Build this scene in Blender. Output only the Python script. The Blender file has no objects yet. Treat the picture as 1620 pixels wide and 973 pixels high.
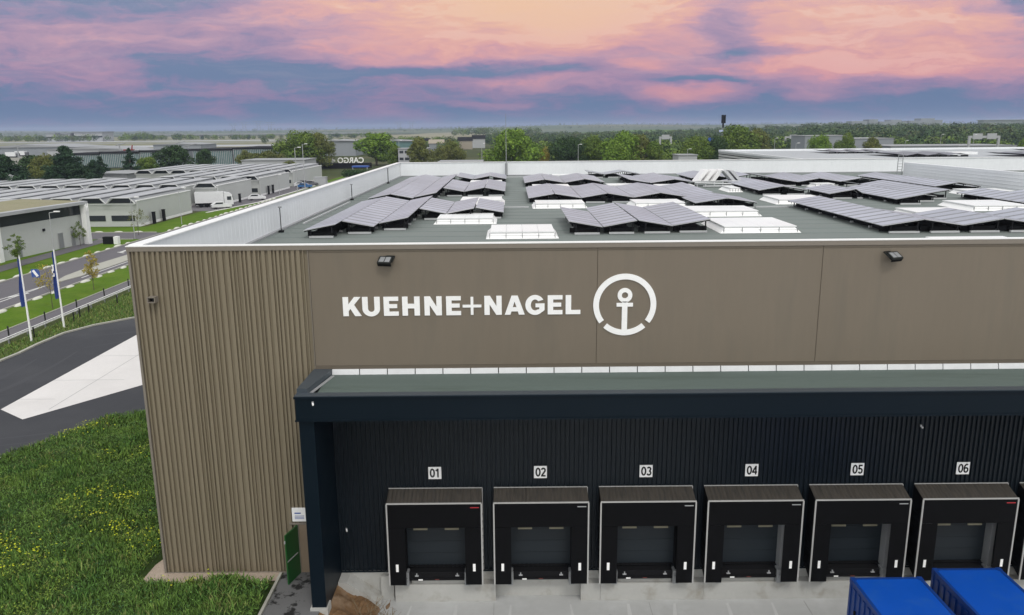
import bpy, math, random
import numpy as np
from mathutils import Vector, Matrix
random.seed(7)
rng = np.random.default_rng(11)
C = bpy.context.scene.collection
sc = bpy.context.scene
R = math.radians

# ---------------------------------------------------------------- camera
CAM_H = 17.967
F = 1250.0
pitch = math.atan(284.5 / F); roll = R(.52)
fw = Vector((0, math.cos(pitch), -math.sin(pitch))); rt = Vector((1, 0, 0)); up = rt.cross(fw)
rt2 = math.cos(roll) * rt - math.sin(roll) * up
up2 = math.sin(roll) * rt + math.cos(roll) * up
cam = bpy.data.cameras.new('camera'); co = bpy.data.objects.new('camera', cam); C.objects.link(co)
co.matrix_world = Matrix(((rt2.x, up2.x, -fw.x, 0), (rt2.y, up2.y, -fw.y, 0), (rt2.z, up2.z, -fw.z, CAM_H), (0, 0, 0, 1)))
cam.sensor_width = 36; cam.lens = F / 1620 * 36; cam.clip_start = .1; cam.clip_end = 30000
sc.camera = co

# ---------------------------------------------------------------- colour helpers
def lin(c):
    c /= 255.0
    return c / 12.92 if c <= .04045 else ((c + .055) / 1.055) ** 2.4
def srgb(r, g, b): return (lin(r), lin(g), lin(b), 1)

# ---------------------------------------------------------------- world
SUN_EL, SUN_AZ = 52, 160
world = bpy.data.worlds.new('World'); sc.world = world; world.use_nodes = True
class NT:
    def __init__(s, nt): s.nt = nt; s.n = nt.nodes; s.l = nt.links
    def node(s, t, **k):
        n = s.n.new(t)
        for a, v in k.items(): setattr(n, a, v)
        return n
    def put(s, sock, v):
        if isinstance(v, (int, float, tuple, list)): sock.default_value = v
        else: s.l.new(v, sock)
    def math(s, op, a, b=None, c=None, clamp=False):
        n = s.node('ShaderNodeMath', operation=op, use_clamp=clamp)
        for i, v in enumerate((a, b, c)):
            if v is not None: s.put(n.inputs[i], v)
        return n.outputs[0]
    def mix(s, f, a, b, blend='MIX'):
        n = s.node('ShaderNodeMix', data_type='RGBA', blend_type=blend)
        s.put(n.inputs[0], f); s.put(n.inputs[6], a); s.put(n.inputs[7], b)
        return n.outputs[2]
    def noise(s, vec, scale, detail=4, rough=.5, dist=0):
        n = s.node('ShaderNodeTexNoise'); n.inputs['Scale'].default_value = scale
        n.inputs['Detail'].default_value = detail; n.inputs['Roughness'].default_value = rough
        n.inputs['Distortion'].default_value = dist
        if vec is not None: s.l.new(vec, n.inputs['Vector'])
        return n.outputs[0]
    def ramp(s, f, stops, interp='LINEAR'):
        n = s.node('ShaderNodeValToRGB'); e = n.color_ramp.elements; n.color_ramp.interpolation = interp
        while len(e) < len(stops): e.new(.5)
        for i, (p, c) in enumerate(stops): e[i].position = p; e[i].color = c if len(c) == 4 else (*c, 1)
        s.put(n.inputs[0], f); return n.outputs[0]
    def remap(s, v, a, b, c=0, d=1):
        n = s.node('ShaderNodeMapRange'); n.clamp = True
        s.put(n.inputs[0], v)
        for i, x in enumerate((a, b, c, d)): n.inputs[i + 1].default_value = x
        return n.outputs[0]
    def comb(s, x, y, z=0.0):
        n = s.node('ShaderNodeCombineXYZ')
        for i, v in enumerate((x, y, z)): s.put(n.inputs[i], v)
        return n.outputs[0]
    def map(s, vec, scale=(1, 1, 1), rot=(0, 0, 0)):
        n = s.node('ShaderNodeMapping'); n.inputs['Scale'].default_value = scale; n.inputs['Rotation'].default_value = rot
        s.l.new(vec, n.inputs['Vector']); return n.outputs[0]

w = NT(world.node_tree); w.n.clear()
tc = w.node('ShaderNodeTexCoord').outputs['Generated']
sep = w.node('ShaderNodeSeparateXYZ'); w.l.new(tc, sep.inputs[0])
dx, dy, dz = sep.outputs
yy = w.math('MAXIMUM', dy, .05)
A0 = w.math('DIVIDE', dx, yy); E0 = w.math('DIVIDE', dz, yy)           # tangent of azimuth and of height above the horizon
p0 = w.comb(w.math('MULTIPLY', A0, 4.0), w.math('MULTIPLY', E0, 15.0))
wa = w.math('MULTIPLY', w.math('SUBTRACT', w.noise(p0, 1.3, 6, .56), .5), .15)
we = w.math('MULTIPLY', w.math('SUBTRACT', w.noise(w.map(p0, (1, 1, 1), (0, 0, 1.1)), 1.8, 6, .54), .5), .046)
A1 = w.math('ADD', A0, wa); E1 = w.math('ADD', E0, we)
def blob(px, py, rx, ry, amp):
    a = (px - 812) / 1280.0; e = (200 - (px - 812) * .009 - py) / 1230.0
    u = w.math('DIVIDE', w.math('SUBTRACT', A1, a), rx / 1280.0)
    v = w.math('DIVIDE', w.math('SUBTRACT', E1, e), ry / 1230.0)
    d = w.math('MULTIPLY_ADD', u, u, w.math('MULTIPLY', v, v))
    g = w.math('DIVIDE', amp, w.math('MULTIPLY_ADD', d, d, 1.0))
    return g
blobs = [(690, 88, 290, 24, .62), (800, 20, 330, 50, .85), (960, 50, 150, 32, .35), (1400, 50, 250, 50, .85), (1520, 110, 230, 22, .6),
         (1300, 112, 90, 18, .4), (1155, 55, 42, 45, -.45), (1070, 150, 66, 12, .55), (1160, 112, 80, 13, .5), (1000, 110, 40, 10, .4),
         (860, 134, 120, 10, .45), (1270, 150, 40, 9, .4), (1120, 148, 60, 10, .3), (110, 105, 150, 22, .27), (150, 68, 210, 18, .29), (60, 135, 120, 8, .12), (300, 52, 260, 10, .12), (480, 100, 160, 8, -.12),
         (620, 116, 330, 8, -.38), (215, 8, 170, 10, -.5), (640, 170, 50, 20, .22), (378, 180, 42, 8, .28), (780, 165, 60, 6, .35), (330, 148, 90, 6, .16),
         (480, 30, 160, 35, .14), (560, 45, 60, 8, -.15), (330, 100, 110, 10, -.12), (1240, 88, 130, 7, -.3), (1620, 12, 70, 18, -.5), (420, 75, 60, 22, -.15), (1490, 168, 200, 14, -.1), (1090, 130, 60, 5, -.35)]
acc = None
for b in blobs:
    g = blob(*b); acc = g if acc is None else w.math('ADD', acc, g)
fine = w.noise(w.comb(w.math('MULTIPLY', A1, 9.0), w.math('MULTIPLY', E1, 46.0)), 1.0, 8, .56, .2)
mid = w.noise(w.comb(w.math('MULTIPLY', A0, 5.0), w.math('MULTIPLY', E0, 30.0), 3.0), 1.0, 6, .55, .6)
billow = w.math('ABSOLUTE', w.math('SUBTRACT', w.noise(w.comb(w.math('MULTIPLY', A1, 16.0), w.math('MULTIPLY', E1, 64.0), 7.0), 1.0, 7, .6, .3), .5))
acc = w.math('SUBTRACT', w.math('ADD', acc, -.01), w.math('MULTIPLY', w.math('SUBTRACT', billow, .08), 1.0))
tex = w.math('ADD', w.math('MULTIPLY', w.math('SUBTRACT', fine, .5), .95), w.math('MULTIPLY', w.math('SUBTRACT', mid, .5), .55))
dens = w.math('ADD', acc, tex)
# height of the band adds warmth: the top of the visible band is peach, the bottom pink
warm = w.remap(E1, .02, .15)
pinkc = w.ramp(dens, [(0, srgb(98, 126, 166)), (.10, srgb(122, 126, 168)), (.25, srgb(152, 130, 170)), (.52, srgb(184, 142, 174)), (.84, srgb(222, 150, 168)), (1.0, srgb(238, 164, 170))])
peach = w.ramp(dens, [(0, srgb(132, 144, 176)), (.10, srgb(152, 148, 180)), (.26, srgb(176, 154, 182)), (.48, srgb(204, 168, 186)), (.72, srgb(236, 182, 180)), (.93, srgb(250, 196, 174)), (1, srgb(252, 208, 188))])
band = w.mix(warm, pinkc, peach)
lowf = w.remap(E0, .004, .055, 1, 0)
band = w.mix(w.math('MULTIPLY', lowf, .5), band, srgb(98, 122, 164))
gold = w.math('MULTIPLY', w.math('MULTIPLY', blob(850, 15, 170, 45, 1.0), w.remap(dens, .5, 1.1)), .55)
band = w.mix(gold, band, srgb(254, 208, 160))
wisp = w.remap(w.noise(w.comb(w.math('MULTIPLY', A0, 6.0), w.math('MULTIPLY', E1, 90.0), 11.0), 1.0, 8, .65, .5), .5, .8, 0, .2)
band = w.mix(w.math('MULTIPLY', wisp, w.remap(E0, .02, .08)), band, srgb(238, 205, 208))
band = w.mix(1.0, band, (.86, .86, .87, 1), 'MULTIPLY')
# the rest of the vault: pale even overcast, a little of the clear sky through it
sky = w.node('ShaderNodeTexSky', sky_type='NISHITA', sun_disc=False)
sky.sun_elevation = R(SUN_EL); sky.sun_rotation = R(SUN_AZ); sky.dust_density = 3
over = w.mix(w.remap(w.noise(tc, 3.0, 5, .6), .35, .7), (.80, .82, .86, 1), (1.0, 1.0, 1.0, 1))
bk_ = w.remap(dy, -.5, .1, 1.38, 1.0)
over = w.mix(1.0, over, w.comb(bk_, w.math('MULTIPLY', bk_, .99), w.math('MULTIPLY', bk_, .96)), 'MULTIPLY')
vis = w.math('MULTIPLY', w.remap(dz, .19, .42, 1, 0), w.remap(dy, -.15, .35))
col = w.mix(vis, over, band)
bg1 = w.node('ShaderNodeBackground'); w.l.new(col, bg1.inputs[0]); bg1.inputs[1].default_value = 1.0
bg2 = w.node('ShaderNodeBackground'); w.l.new(sky.outputs[0], bg2.inputs[0]); bg2.inputs[1].default_value = .06
mx = w.node('ShaderNodeMixShader'); mx.inputs[0].default_value = .10
w.l.new(bg1.outputs[0], mx.inputs[1]); w.l.new(bg2.outputs[0], mx.inputs[2])
wo = w.node('ShaderNodeOutputWorld'); w.l.new(mx.outputs[0], wo.inputs[0])
try:
    world.cycles.sampling_method = 'MANUAL'; world.cycles.sample_map_resolution = 512
except Exception: pass

sun = bpy.data.lights.new('sun', 'SUN'); sun.energy = .9; sun.angle = R(14); sun.color = (1, .96, .9)
so = bpy.data.objects.new('sun', sun); C.objects.link(so)
sd = Vector((math.sin(R(SUN_AZ)) * math.cos(R(SUN_EL)), math.cos(R(SUN_AZ)) * math.cos(R(SUN_EL)), math.sin(R(SUN_EL))))
so.rotation_euler = sd.to_track_quat('Z', 'Y').to_euler()
sc.view_settings.view_transform = 'Standard'; sc.view_settings.look = 'None'
sc.view_settings.exposure = .14; sc.view_settings.gamma = 1; sc.view_settings.use_curve_mapping = False
try:
    sc.cycles.volume_bounces = 0; sc.cycles.max_bounces = 6; sc.cycles.use_denoising = True
except Exception: pass

# ---------------------------------------------------------------- materials
def mat(name, base, rough=.7, metal=0, var=.12, vscale=.6, bump=0, bscale=8, spec=.4, dirt=None, island=0, stretch=(1, 1, 1), fine=.05):
    m = bpy.data.materials.new(name); m.use_nodes = True; t = NT(m.node_tree); t.n.clear()
    out = t.node('ShaderNodeOutputMaterial'); b = t.node('ShaderNodeBsdfPrincipled'); t.l.new(b.outputs[0], out.inputs[0])
    geo = t.node('ShaderNodeNewGeometry'); pos = geo.outputs['Position']
    pm = t.map(pos, stretch)
    base = (*base[:3], 1)
    n1 = t.noise(pm, vscale, 5, .6); n2 = t.noise(pm, vscale * 14, 3, .6)
    f = t.math('ADD', t.math('MULTIPLY', t.math('SUBTRACT', n1, .5), var * 2.4), t.math('MULTIPLY', t.math('SUBTRACT', n2, .5), fine * 2.4))
    f = t.math('ADD', f, 1.0)
    if island: f = t.math('ADD', f, t.math('MULTIPLY', t.math('SUBTRACT', geo.outputs['Random Per Island'], .5), island))
    c = t.mix(1.0, base, t.comb(f, f, f), 'MULTIPLY')
    if dirt:
        dc, sc_, lo, hi = dirt
        c = t.mix(t.remap(t.noise(pm, sc_, 6, .65), lo, hi), c, (*dc[:3], 1))
    t.put(b.inputs['Base Color'], c)
    b.inputs['Metallic'].default_value = metal; b.inputs['Specular IOR Level'].default_value = spec
    t.put(b.inputs['Roughness'], t.remap(n1, .2, .8, max(rough - .08, .03), min(rough + .08, 1)))
    if bump:
        bn = t.node('ShaderNodeBump'); bn.inputs['Strength'].default_value = bump; bn.inputs['Distance'].default_value = .02
        t.l.new(t.noise(pm, bscale, 6, .6), bn.inputs['Height']); t.l.new(bn.outputs[0], b.inputs['Normal'])
    return m
def leafmat(name, c1, c2, isl=.75, sc_=.25):
    m = bpy.data.materials.new(name); m.use_nodes = True; t = NT(m.node_tree); t.n.clear()
    out = t.node('ShaderNodeOutputMaterial'); b = t.node('ShaderNodeBsdfPrincipled'); t.l.new(b.outputs[0], out.inputs[0])
    geo = t.node('ShaderNodeNewGeometry'); n = t.noise(geo.outputs['Position'], sc_, 4, .6)
    c = t.mix(t.remap(n, .35, .65), (*c1, 1), (*c2, 1))
    f = t.math('MULTIPLY_ADD', geo.outputs['Random Per Island'], isl, 1 - isl / 2)
    c = t.mix(1.0, c, t.comb(f, f, t.math('MULTIPLY', f, .9)), 'MULTIPLY')
    t.put(b.inputs['Base Color'], c); b.inputs['Roughness'].default_value = .75; b.inputs['Specular IOR Level'].default_value = .2
    return m
M = {}
M['tan_rib'] = mat('tan_ribbed_cladding', (.214, .180, .126), .5, .0, .05, .35, stretch=(3, 3, .25))
M['tan_panel'] = mat('tan_flat_panel', (.176, .147, .112), .48, 0, .07, .25, bump=.12, bscale=40, stretch=(1.6, 1, .22), dirt=((.138, .122, .096), .5, .5, .85))
M['tan_dark'] = mat('tan_panel_edge', (.12, .10, .075), .6, var=.03)
M['navy'] = mat('navy_cladding', (.0070, .0120, .0175), .36, 0, .12, .5, spec=.30, stretch=(1, 1, .3))
M['navy_fascia'] = mat('navy_fascia_sheet', (.0030, .0082, .0140), .42, 0, .10, .3, spec=.15)
M['coping'] = mat('grey_coping', (.88, .88, .87), .4, .0, .05, .5)
M['coping_tan'] = mat('tan_coping', (.21, .185, .155), .5, 0, .05, .4)
M['white_sheet'] = mat('white_parapet_sheet', (.80, .82, .84), .5, 0, .05, .3, stretch=(1, 1, .3))
M['membrane'] = mat('green_grey_roof_membrane', (.170, .196, .186), .75, 0, .10, .12, bump=.3, bscale=6, dirt=((.20, .218, .205), .35, .5, .9), stretch=(.35, 2.4, 1))
M['canopy_mem'] = mat('canopy_membrane', (.105, .138, .126), .8, 0, .12, .5, bump=.3, bscale=6, dirt=((.07, .092, .078), .5, .46, .72), stretch=(.3, 2.2, 1))
M['white'] = mat('white_painted_metal', (.92, .92, .915), .4, 0, .04, .4)
M['flash'] = mat('white_flashing_sheet', (.70, .71, .72), .5, 0, .12, 2.5)
M['skylid'] = mat('white_polycarbonate_lid', (.86, .87, .87), .35, 0, .03, .3)
M['pv'] = None
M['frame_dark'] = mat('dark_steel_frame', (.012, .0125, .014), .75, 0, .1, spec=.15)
M['frame_light'] = mat('galvanised_rail', (.55, .56, .57), .45, .3, .08)
M['black'] = mat('black_fabric', (.0032, .0033, .004), .8, 0, .15, 1.2, bump=.2, bscale=5, spec=.12)
M['rubber'] = mat('black_rubber', (.008, .008, .009), .8, 0, .15, 3, spec=.15)
M['door'] = mat('dark_grey_dock_door', (.010, .0155, .021), .5, 0, .10, .6, stretch=(.4, 1, 2))
M['alu'] = mat('aluminium_trim', (.42, .43, .44), .4, .2, .05)
M['trim'] = mat('pale_frame_trim', (.42, .42, .41), .5, 0, .05)
M['shelter_roof'] = mat('weathered_brown_shelter_sheet', (.062, .054, .045), .7, 0, .25, 2.0, fine=.2, stretch=(4, .5, 1), dirt=((.035, .033, .03), 3, .45, .7))
M['concrete'] = mat('light_concrete', (.42, .42, .40), .85, 0, .12, .5, bump=.2, dirt=((.27, .25, .21), 1.2, .52, .78))
M['yard'] = mat('yard_concrete', (.42, .425, .42), .8, 0, .12, .25, bump=.2, bscale=12, dirt=((.50, .51, .51), .45, .5, .75), fine=.06)
M['asphalt'] = mat('asphalt', (.038, .040, .047), .8, 0, .16, .22, bump=.35, bscale=30, dirt=((.054, .056, .063), .12, .48, .7), fine=.09)
M['road'] = mat('road_asphalt', (.125, .118, .132), .85, 0, .12, .15, bump=.3, bscale=30, dirt=((.15, .145, .15), .1, .5, .75))
M['paint'] = mat('road_paint', (.66, .66, .64), .7, 0, .1, 2, dirt=((.4, .4, .4), 3, .6, .85))
M['apron'] = mat('pale_concrete_slab', (.70, .68, .67), .85, 0, .07, .4, bump=.2, dirt=((.63, .61, .60), .3, .5, .8))
M['kerb'] = mat('kerb_stone', (.40, .395, .35), .85, 0, .15, 1)
M['kerb_dark'] = mat('joint_filler', (.31, .31, .305), .9)
M['lawn'] = mat('lawn_grass', (.085, .158, .012), .95, 0, .22, .25, bump=.8, bscale=14, spec=.1, dirt=((.125, .19, .022), .35, .45, .75), fine=.22)
M['wild'] = mat('wild_ground', (.055, .068, .024), .95, 0, .3, .03, spec=.1, dirt=((.12, .11, .06), .02, .5, .75), fine=.2)
M['rough'] = mat('rough_verge_grass', (.085, .115, .032), .95, 0, .3, .5, bump=1, bscale=10, spec=.1, dirt=((.20, .17, .09), .9, .58, .8), fine=.3)
M['soil'] = mat('meadow_soil', (.032, .055, .014), .95, 0, .3, .6, bump=1, bscale=10, spec=.1, fine=.3)
M['gravel'] = mat('pink_gravel', (.40, .325, .26), .95, 0, .15, 1.5, bump=1, bscale=30, fine=.35)
M['dirt'] = mat('brown_dirt', (.175, .105, .055), .95, 0, .2, .8, bump=1, bscale=5, spec=.1, dirt=((.29, .215, .15), .9, .5, .75), fine=.3)
M['pave'] = mat('entrance_paving', (.13, .13, .132), .9, 0, .15, .8, bump=.3, dirt=((.012, .012, .012), .9, .53, .58))
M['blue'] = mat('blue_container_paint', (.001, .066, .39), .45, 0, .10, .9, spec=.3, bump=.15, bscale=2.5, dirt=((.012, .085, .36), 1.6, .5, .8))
M['blue_shaded'] = mat('blue_container_shaded', (.004, .035, .19), .4, 0, .10, .6)  # container blue darkened, shade painted into the sides and frame
M['green'] = mat('green_door_paint', (.012, .085, .018), .4, 0, .1)
M['sand'] = mat('beige_reveal', (.26, .20, .14), .7, 0, .06)
M['yellow'] = mat('faded_yellow_strip', (.26, .24, .17), .6, 0, .1, 3)
M['red'] = mat('red_label', (.45, .03, .04), .5)
M['red_dull'] = mat('faded_red_label', (.16, .045, .04), .6)
M['wood'] = mat('bare_timber', (.52, .40, .22), .8, 0, .2, 3)
M['glass'] = mat('dark_window_glass', (.03, .036, .042), .15, 0, .2, .4, spec=.6)
M['wh_wall'] = mat('pale_render_wall', (.52, .535, .52), .7, 0, .05, .2)
M['wh_roof'] = mat('pale_metal_roof', (.42, .43, .445), .5, 0, .16, .3, dirt=((.30, .31, .32), .25, .45, .75), stretch=(1, .3, 1))
M['wh_grey'] = mat('grey_metal_roof', (.30, .31, .32), .6, 0, .1, .2)
M['sedum'] = mat('planted_roof', (.27, .25, .16), .95, 0, .2, .3, bump=.8, bscale=6, fine=.2, dirt=((.17, .18, .09), .3, .5, .8))
M['teal'] = mat('teal_glazing', (.10, .19, .19), .3, 0, .3, .15, spec=.6)
M['far_white'] = mat('far_pale_wall', (.40, .41, .42), .8, 0, .06, .1)
M['far_white2'] = mat('pale_frame_paint', (.60, .61, .61), .6, 0, .08, .5)
M['far_grey'] = mat('far_grey_wall', (.26, .28, .30), .8, 0, .1, .05)
M['far_tan'] = mat('far_tan_wall', (.33, .29, .23), .8, 0, .1, .05)
M['flag'] = mat('blue_flag_cloth', (.028, .06, .24), .7, 0, .12, 3)
M['metal'] = mat('grey_metal', (.30, .31, .32), .45, .3, .1)
M['post'] = mat('black_post_paint', (.012, .014, .013), .5)
M['boulder'] = mat('pale_boulder', (.62, .62, .56), .9, 0, .15, 2, bump=.5)
M['bark'] = mat('bark', (.09, .075, .055), .9, 0, .2, 3, bump=.5)
M['carw'] = mat('white_car_paint', (.72, .73, .74), .3, 0, .03); M['carb'] = mat('blue_car_paint', (.03, .12, .30), .3, 0, .03)
M['carg'] = mat('grey_car_paint', (.12, .12, .13), .3, 0, .03); M['carr'] = mat('red_paint', (.22, .03, .025), .5)
M['signblue'] = mat('blue_sign_face', (.03, .09, .35), .5)
M['field'] = mat('straw_field', (.26, .235, .14), .95, 0, .15, .01, stretch=(.3, 1.5, 1), dirt=((.15, .17, .08), .006, .5, .7))
M['leaf_mid'] = leafmat('leaf_mid_green', (.090, .150, .026), (.145, .205, .038))
M['leaf_bright'] = leafmat('leaf_bright_green', (.115, .205, .026), (.175, .27, .040))
M['leaf_olive'] = leafmat('leaf_olive', (.110, .135, .036), (.165, .175, .055))
M['leaf_dark'] = leafmat('leaf_dark_green', (.028, .058, .022), (.045, .085, .028))
M['needle'] = leafmat('needle_dark', (.020, .048, .026), (.034, .070, .034))
M['leaf_yellow'] = leafmat('leaf_yellow', (.34, .27, .05), (.42, .36, .09))
M['grass_blade'] = leafmat('grass_blade', (.070, .150, .034), (.135, .225, .050), 1.0, .6)
M['grass_light'] = leafmat('grass_blade_pale', (.20, .26, .08), (.24, .25, .10), .6, .5)
M['weed'] = leafmat('weed_leaf', (.075, .160, .038), (.125, .220, .055), .9, .6)
M['weed_pale'] = leafmat('pale_weed_leaf', (.150, .235, .035), (.215, .275, .050), .7, .6)
M['weed_dark'] = leafmat('dark_weed_leaf', (.030, .080, .030), (.050, .115, .045), .8, .6)
M['flower'] = leafmat('yellow_petal', (.40, .46, .02), (.52, .54, .04), .5)
M['wood_far'] = leafmat('woodland_leaves', (.038, .070, .030), (.095, .140, .042), .55, .045)

M['wood_mid'] = leafmat('woodland_mid', (.060, .100, .034), (.090, .135, .042), .5, .05)
M['wood_olive'] = leafmat('woodland_olive', (.075, .095, .036), (.105, .120, .050), .5, .05)
# solar modules: cell grid from the module's own coordinates
def pvmat():
    m = bpy.data.materials.new('solar_cells'); m.use_nodes = True; t = NT(m.node_tree); b = t.n['Principled BSDF']
    geo = t.node('ShaderNodeNewGeometry')
    n = t.noise(t.map(geo.outputs['Position'], (.5, .25, 1)), .6, 3, .5)
    oi = t.node('ShaderNodeObjectInfo')
    tcn = t.node('ShaderNodeTexCoord'); sp_ = t.node('ShaderNodeSeparateXYZ'); t.l.new(tcn.outputs['Object'], sp_.inputs[0])
    edge = t.math('MULTIPLY', t.remap(sp_.outputs[1], .10, .16), t.remap(sp_.outputs[1], .93, .99, 1, 0))
    f = t.math('ADD', t.remap(n, .3, .7, .86, 1.12), t.math('MULTIPLY', t.math('SUBTRACT', oi.outputs['Random'], .5), .14))
    t.put(b.inputs['Base Color'], t.mix(1.0, (.36, .375, .44, 1), t.comb(f, f, f), 'MULTIPLY'))
    t.put(b.inputs['Base Color'], t.mix(edge, (.17, .175, .20, 1), t.mix(1.0, (.40, .415, .48, 1), t.comb(f, f, f), 'MULTIPLY')))  # pale cell colour has the reflected sky painted in; edges are darker frame
    b.inputs['Roughness'].default_value = .38; b.inputs['Specular IOR Level'].default_value = .5
    return m
M['pv'] = pvmat()

# ---------------------------------------------------------------- mesh helpers
class MB:
    def __init__(s): s.v = []; s.f = []; s.m = []
    def add(s, vs, fs, m=0):
        o = len(s.v); s.v += [tuple(v) for v in vs]
        for f in fs: s.f.append(tuple(o + i for i in f)); s.m.append(m)
        return s
    def box(s, x0, x1, y0, y1, z0, z1, m=0):
        v = [(x0, y0, z0), (x1, y0, z0), (x1, y1, z0), (x0, y1, z0), (x0, y0, z1), (x1, y0, z1), (x1, y1, z1), (x0, y1, z1)]
        return s.add(v, [(0, 3, 2, 1), (4, 5, 6, 7), (0, 1, 5, 4), (1, 2, 6, 5), (2, 3, 7, 6), (3, 0, 4, 7)], m)
    def quad(s, a, b, c, d, m=0): return s.add([a, b, c, d], [(0, 1, 2, 3)], m)
    def prism(s, pts, z0, z1, m=0):      # pts: ccw polygon in x,y
        n = len(pts); v = [(x, y, z0) for x, y in pts] + [(x, y, z1) for x, y in pts]
        return s.add(v, [tuple(range(n - 1, -1, -1)), tuple(range(n, 2 * n))] + [(i, (i + 1) % n, n + (i + 1) % n, n + i) for i in range(n)], m)
    def prism_y(s, pts, y0, y1, m=0):    # pts in x,z extruded along y
        n = len(pts); v = [(x, y0, z) for x, z in pts] + [(x, y1, z) for x, z in pts]
        return s.add(v, [tuple(range(n)), tuple(range(2 * n - 1, n - 1, -1))] + [(i, n + i, n + (i + 1) % n, (i + 1) % n) for i in range(n)], m)
    def prism_x(s, pts, x0, x1, m=0):    # pts in y,z extruded along x
        n = len(pts); v = [(x0, y, z) for y, z in pts] + [(x1, y, z) for y, z in pts]
        return s.add(v, [tuple(range(n - 1, -1, -1)), tuple(range(n, 2 * n))] + [(i, (i + 1) % n, n + (i + 1) % n, n + i) for i in range(n)], m)
    def tube(s, p, q, r0, r1=None, n=8, m=0):
        if r1 is None: r1 = r0
        p = Vector(p); q = Vector(q); d = (q - p).normalized()
        a = d.orthogonal().normalized(); b = d.cross(a); vs = []
        for c, r in ((p, r0), (q, r1)):
            for i in range(n):
                t = 2 * math.pi * i / n; vs.append(tuple(c + a * (r * math.cos(t)) + b * (r * math.sin(t))))
        fs = [(i, (i + 1) % n, n + (i + 1) % n, n + i) for i in range(n)] + [tuple(range(n - 1, -1, -1)), tuple(range(n, 2 * n))]
        return s.add(vs, fs, m)
    def build(s, name, mats, parent=None, loc=None):
        me = bpy.data.meshes.new(name); me.from_pydata(s.v, [], s.f); me.update()
        if not isinstance(mats, (list, tuple)): mats = [mats]
        for x in mats: me.materials.append(x)
        if len(mats) > 1: me.polygons.foreach_set('material_index', s.m)
        return link(name, me, parent, loc)
def link(name, me, parent=None, loc=None):
    o = bpy.data.objects.new(name, me); C.objects.link(o)
    if parent is not None:
        o.parent = parent
        pl = Vector(parent.location); pr = parent.parent
        while pr is not None: pl = pl + Vector(pr.location); pr = pr.parent
        o.location = -pl + (Vector(loc) if loc else Vector((0, 0, 0)))   # meshes are written in world coordinates
    elif loc: o.location = loc
    return o
def tag(o, label=None, cat=None, group=None, kind=None):
    if label: o['label'] = label
    if cat: o['category'] = cat
    if group: o['group'] = group
    if kind: o['kind'] = kind
    return o
def thing(name, loc, label, cat, group=None):
    o = bpy.data.objects.new(name, None); C.objects.link(o); o.location = loc; o.empty_display_size = .2
    return tag(o, label, cat, group)
def mesh_np(name, V, Fq, mats, parent=None, mi=None):
    me = bpy.data.meshes.new(name); k = Fq.shape[1]
    me.vertices.add(len(V)); me.vertices.foreach_set('co', V.astype(np.float32).ravel())
    me.loops.add(Fq.size); me.loops.foreach_set('vertex_index', Fq.astype(np.int32).ravel())
    me.polygons.add(len(Fq)); me.polygons.foreach_set('loop_start', np.arange(0, Fq.size, k, dtype=np.int32))
    for x in (mats if isinstance(mats, (list, tuple)) else [mats]): me.materials.append(x)
    if mi is not None: me.polygons.foreach_set('material_index', mi.astype(np.int32))
    me.update(calc_edges=True); me.validate()
    return me
def copy_tree(o, parent=None):
    c = o.copy(); C.objects.link(c)
    if parent is not None: c.parent = parent
    for ch in list(o.children): copy_tree(ch, c)
    return c
def outline(name, splines, depth, m, parent, origin, plane='xz', offset=0):
    """closed 2-D outlines (holes allowed) -> one solid mesh standing in the xz plane, facing -y"""
    cu = bpy.data.curves.new(name, 'CURVE'); cu.dimensions = '2D'; cu.fill_mode = 'BOTH'; cu.extrude = depth / 2
    for pts in splines:
        s = cu.splines.new('POLY'); s.points.add(len(pts) - 1); s.use_cyclic_u = True
        for i, (x, y) in enumerate(pts): s.points[i].co = (x, y, 0, 1)
    return _curve_mesh(name, cu, m, parent, origin)
def _curve_mesh(name, cu, m, parent, origin, flip=False):
    tmp = bpy.data.objects.new('tmp', cu); C.objects.link(tmp)
    dg = bpy.context.evaluated_depsgraph_get(); dg.update()
    me = bpy.data.meshes.new_from_object(tmp.evaluated_get(dg)); bpy.data.objects.remove(tmp)
    me.transform(Matrix.Rotation(R(90), 4, 'X'))
    if flip: me.transform(Matrix.Scale(-1, 4, (1, 0, 0))); me.flip_normals()
    me.transform(Matrix.Translation(origin))
    me.materials.clear(); me.materials.append(m)
    return link(name, me, parent)
def text(name, s, size, m, parent, origin, depth=.01, bold=0, flip=False, squash=1):
    cu = bpy.data.curves.new(name, 'FONT'); cu.body = s; cu.size = size; cu.extrude = depth / 2; cu.offset = bold
    cu.align_x = 'CENTER'; cu.align_y = 'CENTER'
    tmp = bpy.data.objects.new('tmp', cu); C.objects.link(tmp)
    dg = bpy.context.evaluated_depsgraph_get(); dg.update()
    me = bpy.data.meshes.new_from_object(tmp.evaluated_get(dg)); bpy.data.objects.remove(tmp)
    me.transform(Matrix.Scale(squash, 4, (1, 0, 0)))
    me.transform(Matrix.Rotation(R(90), 4, 'X'))
    if flip: me.transform(Matrix.Scale(-1, 4, (1, 0, 0))); me.flip_normals()
    me.transform(Matrix.Translation(origin)); me.materials.clear(); me.materials.append(m)
    return link(name, me, parent)

G = 1.1            # ground level round the warehouse (the loading yard lies at 0)
WY = 27.88         # plane of the front wall
WX0 = -13.6; XR = 92.0; YB = 96.0; RZ = 12.35; PT = 14.0

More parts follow.
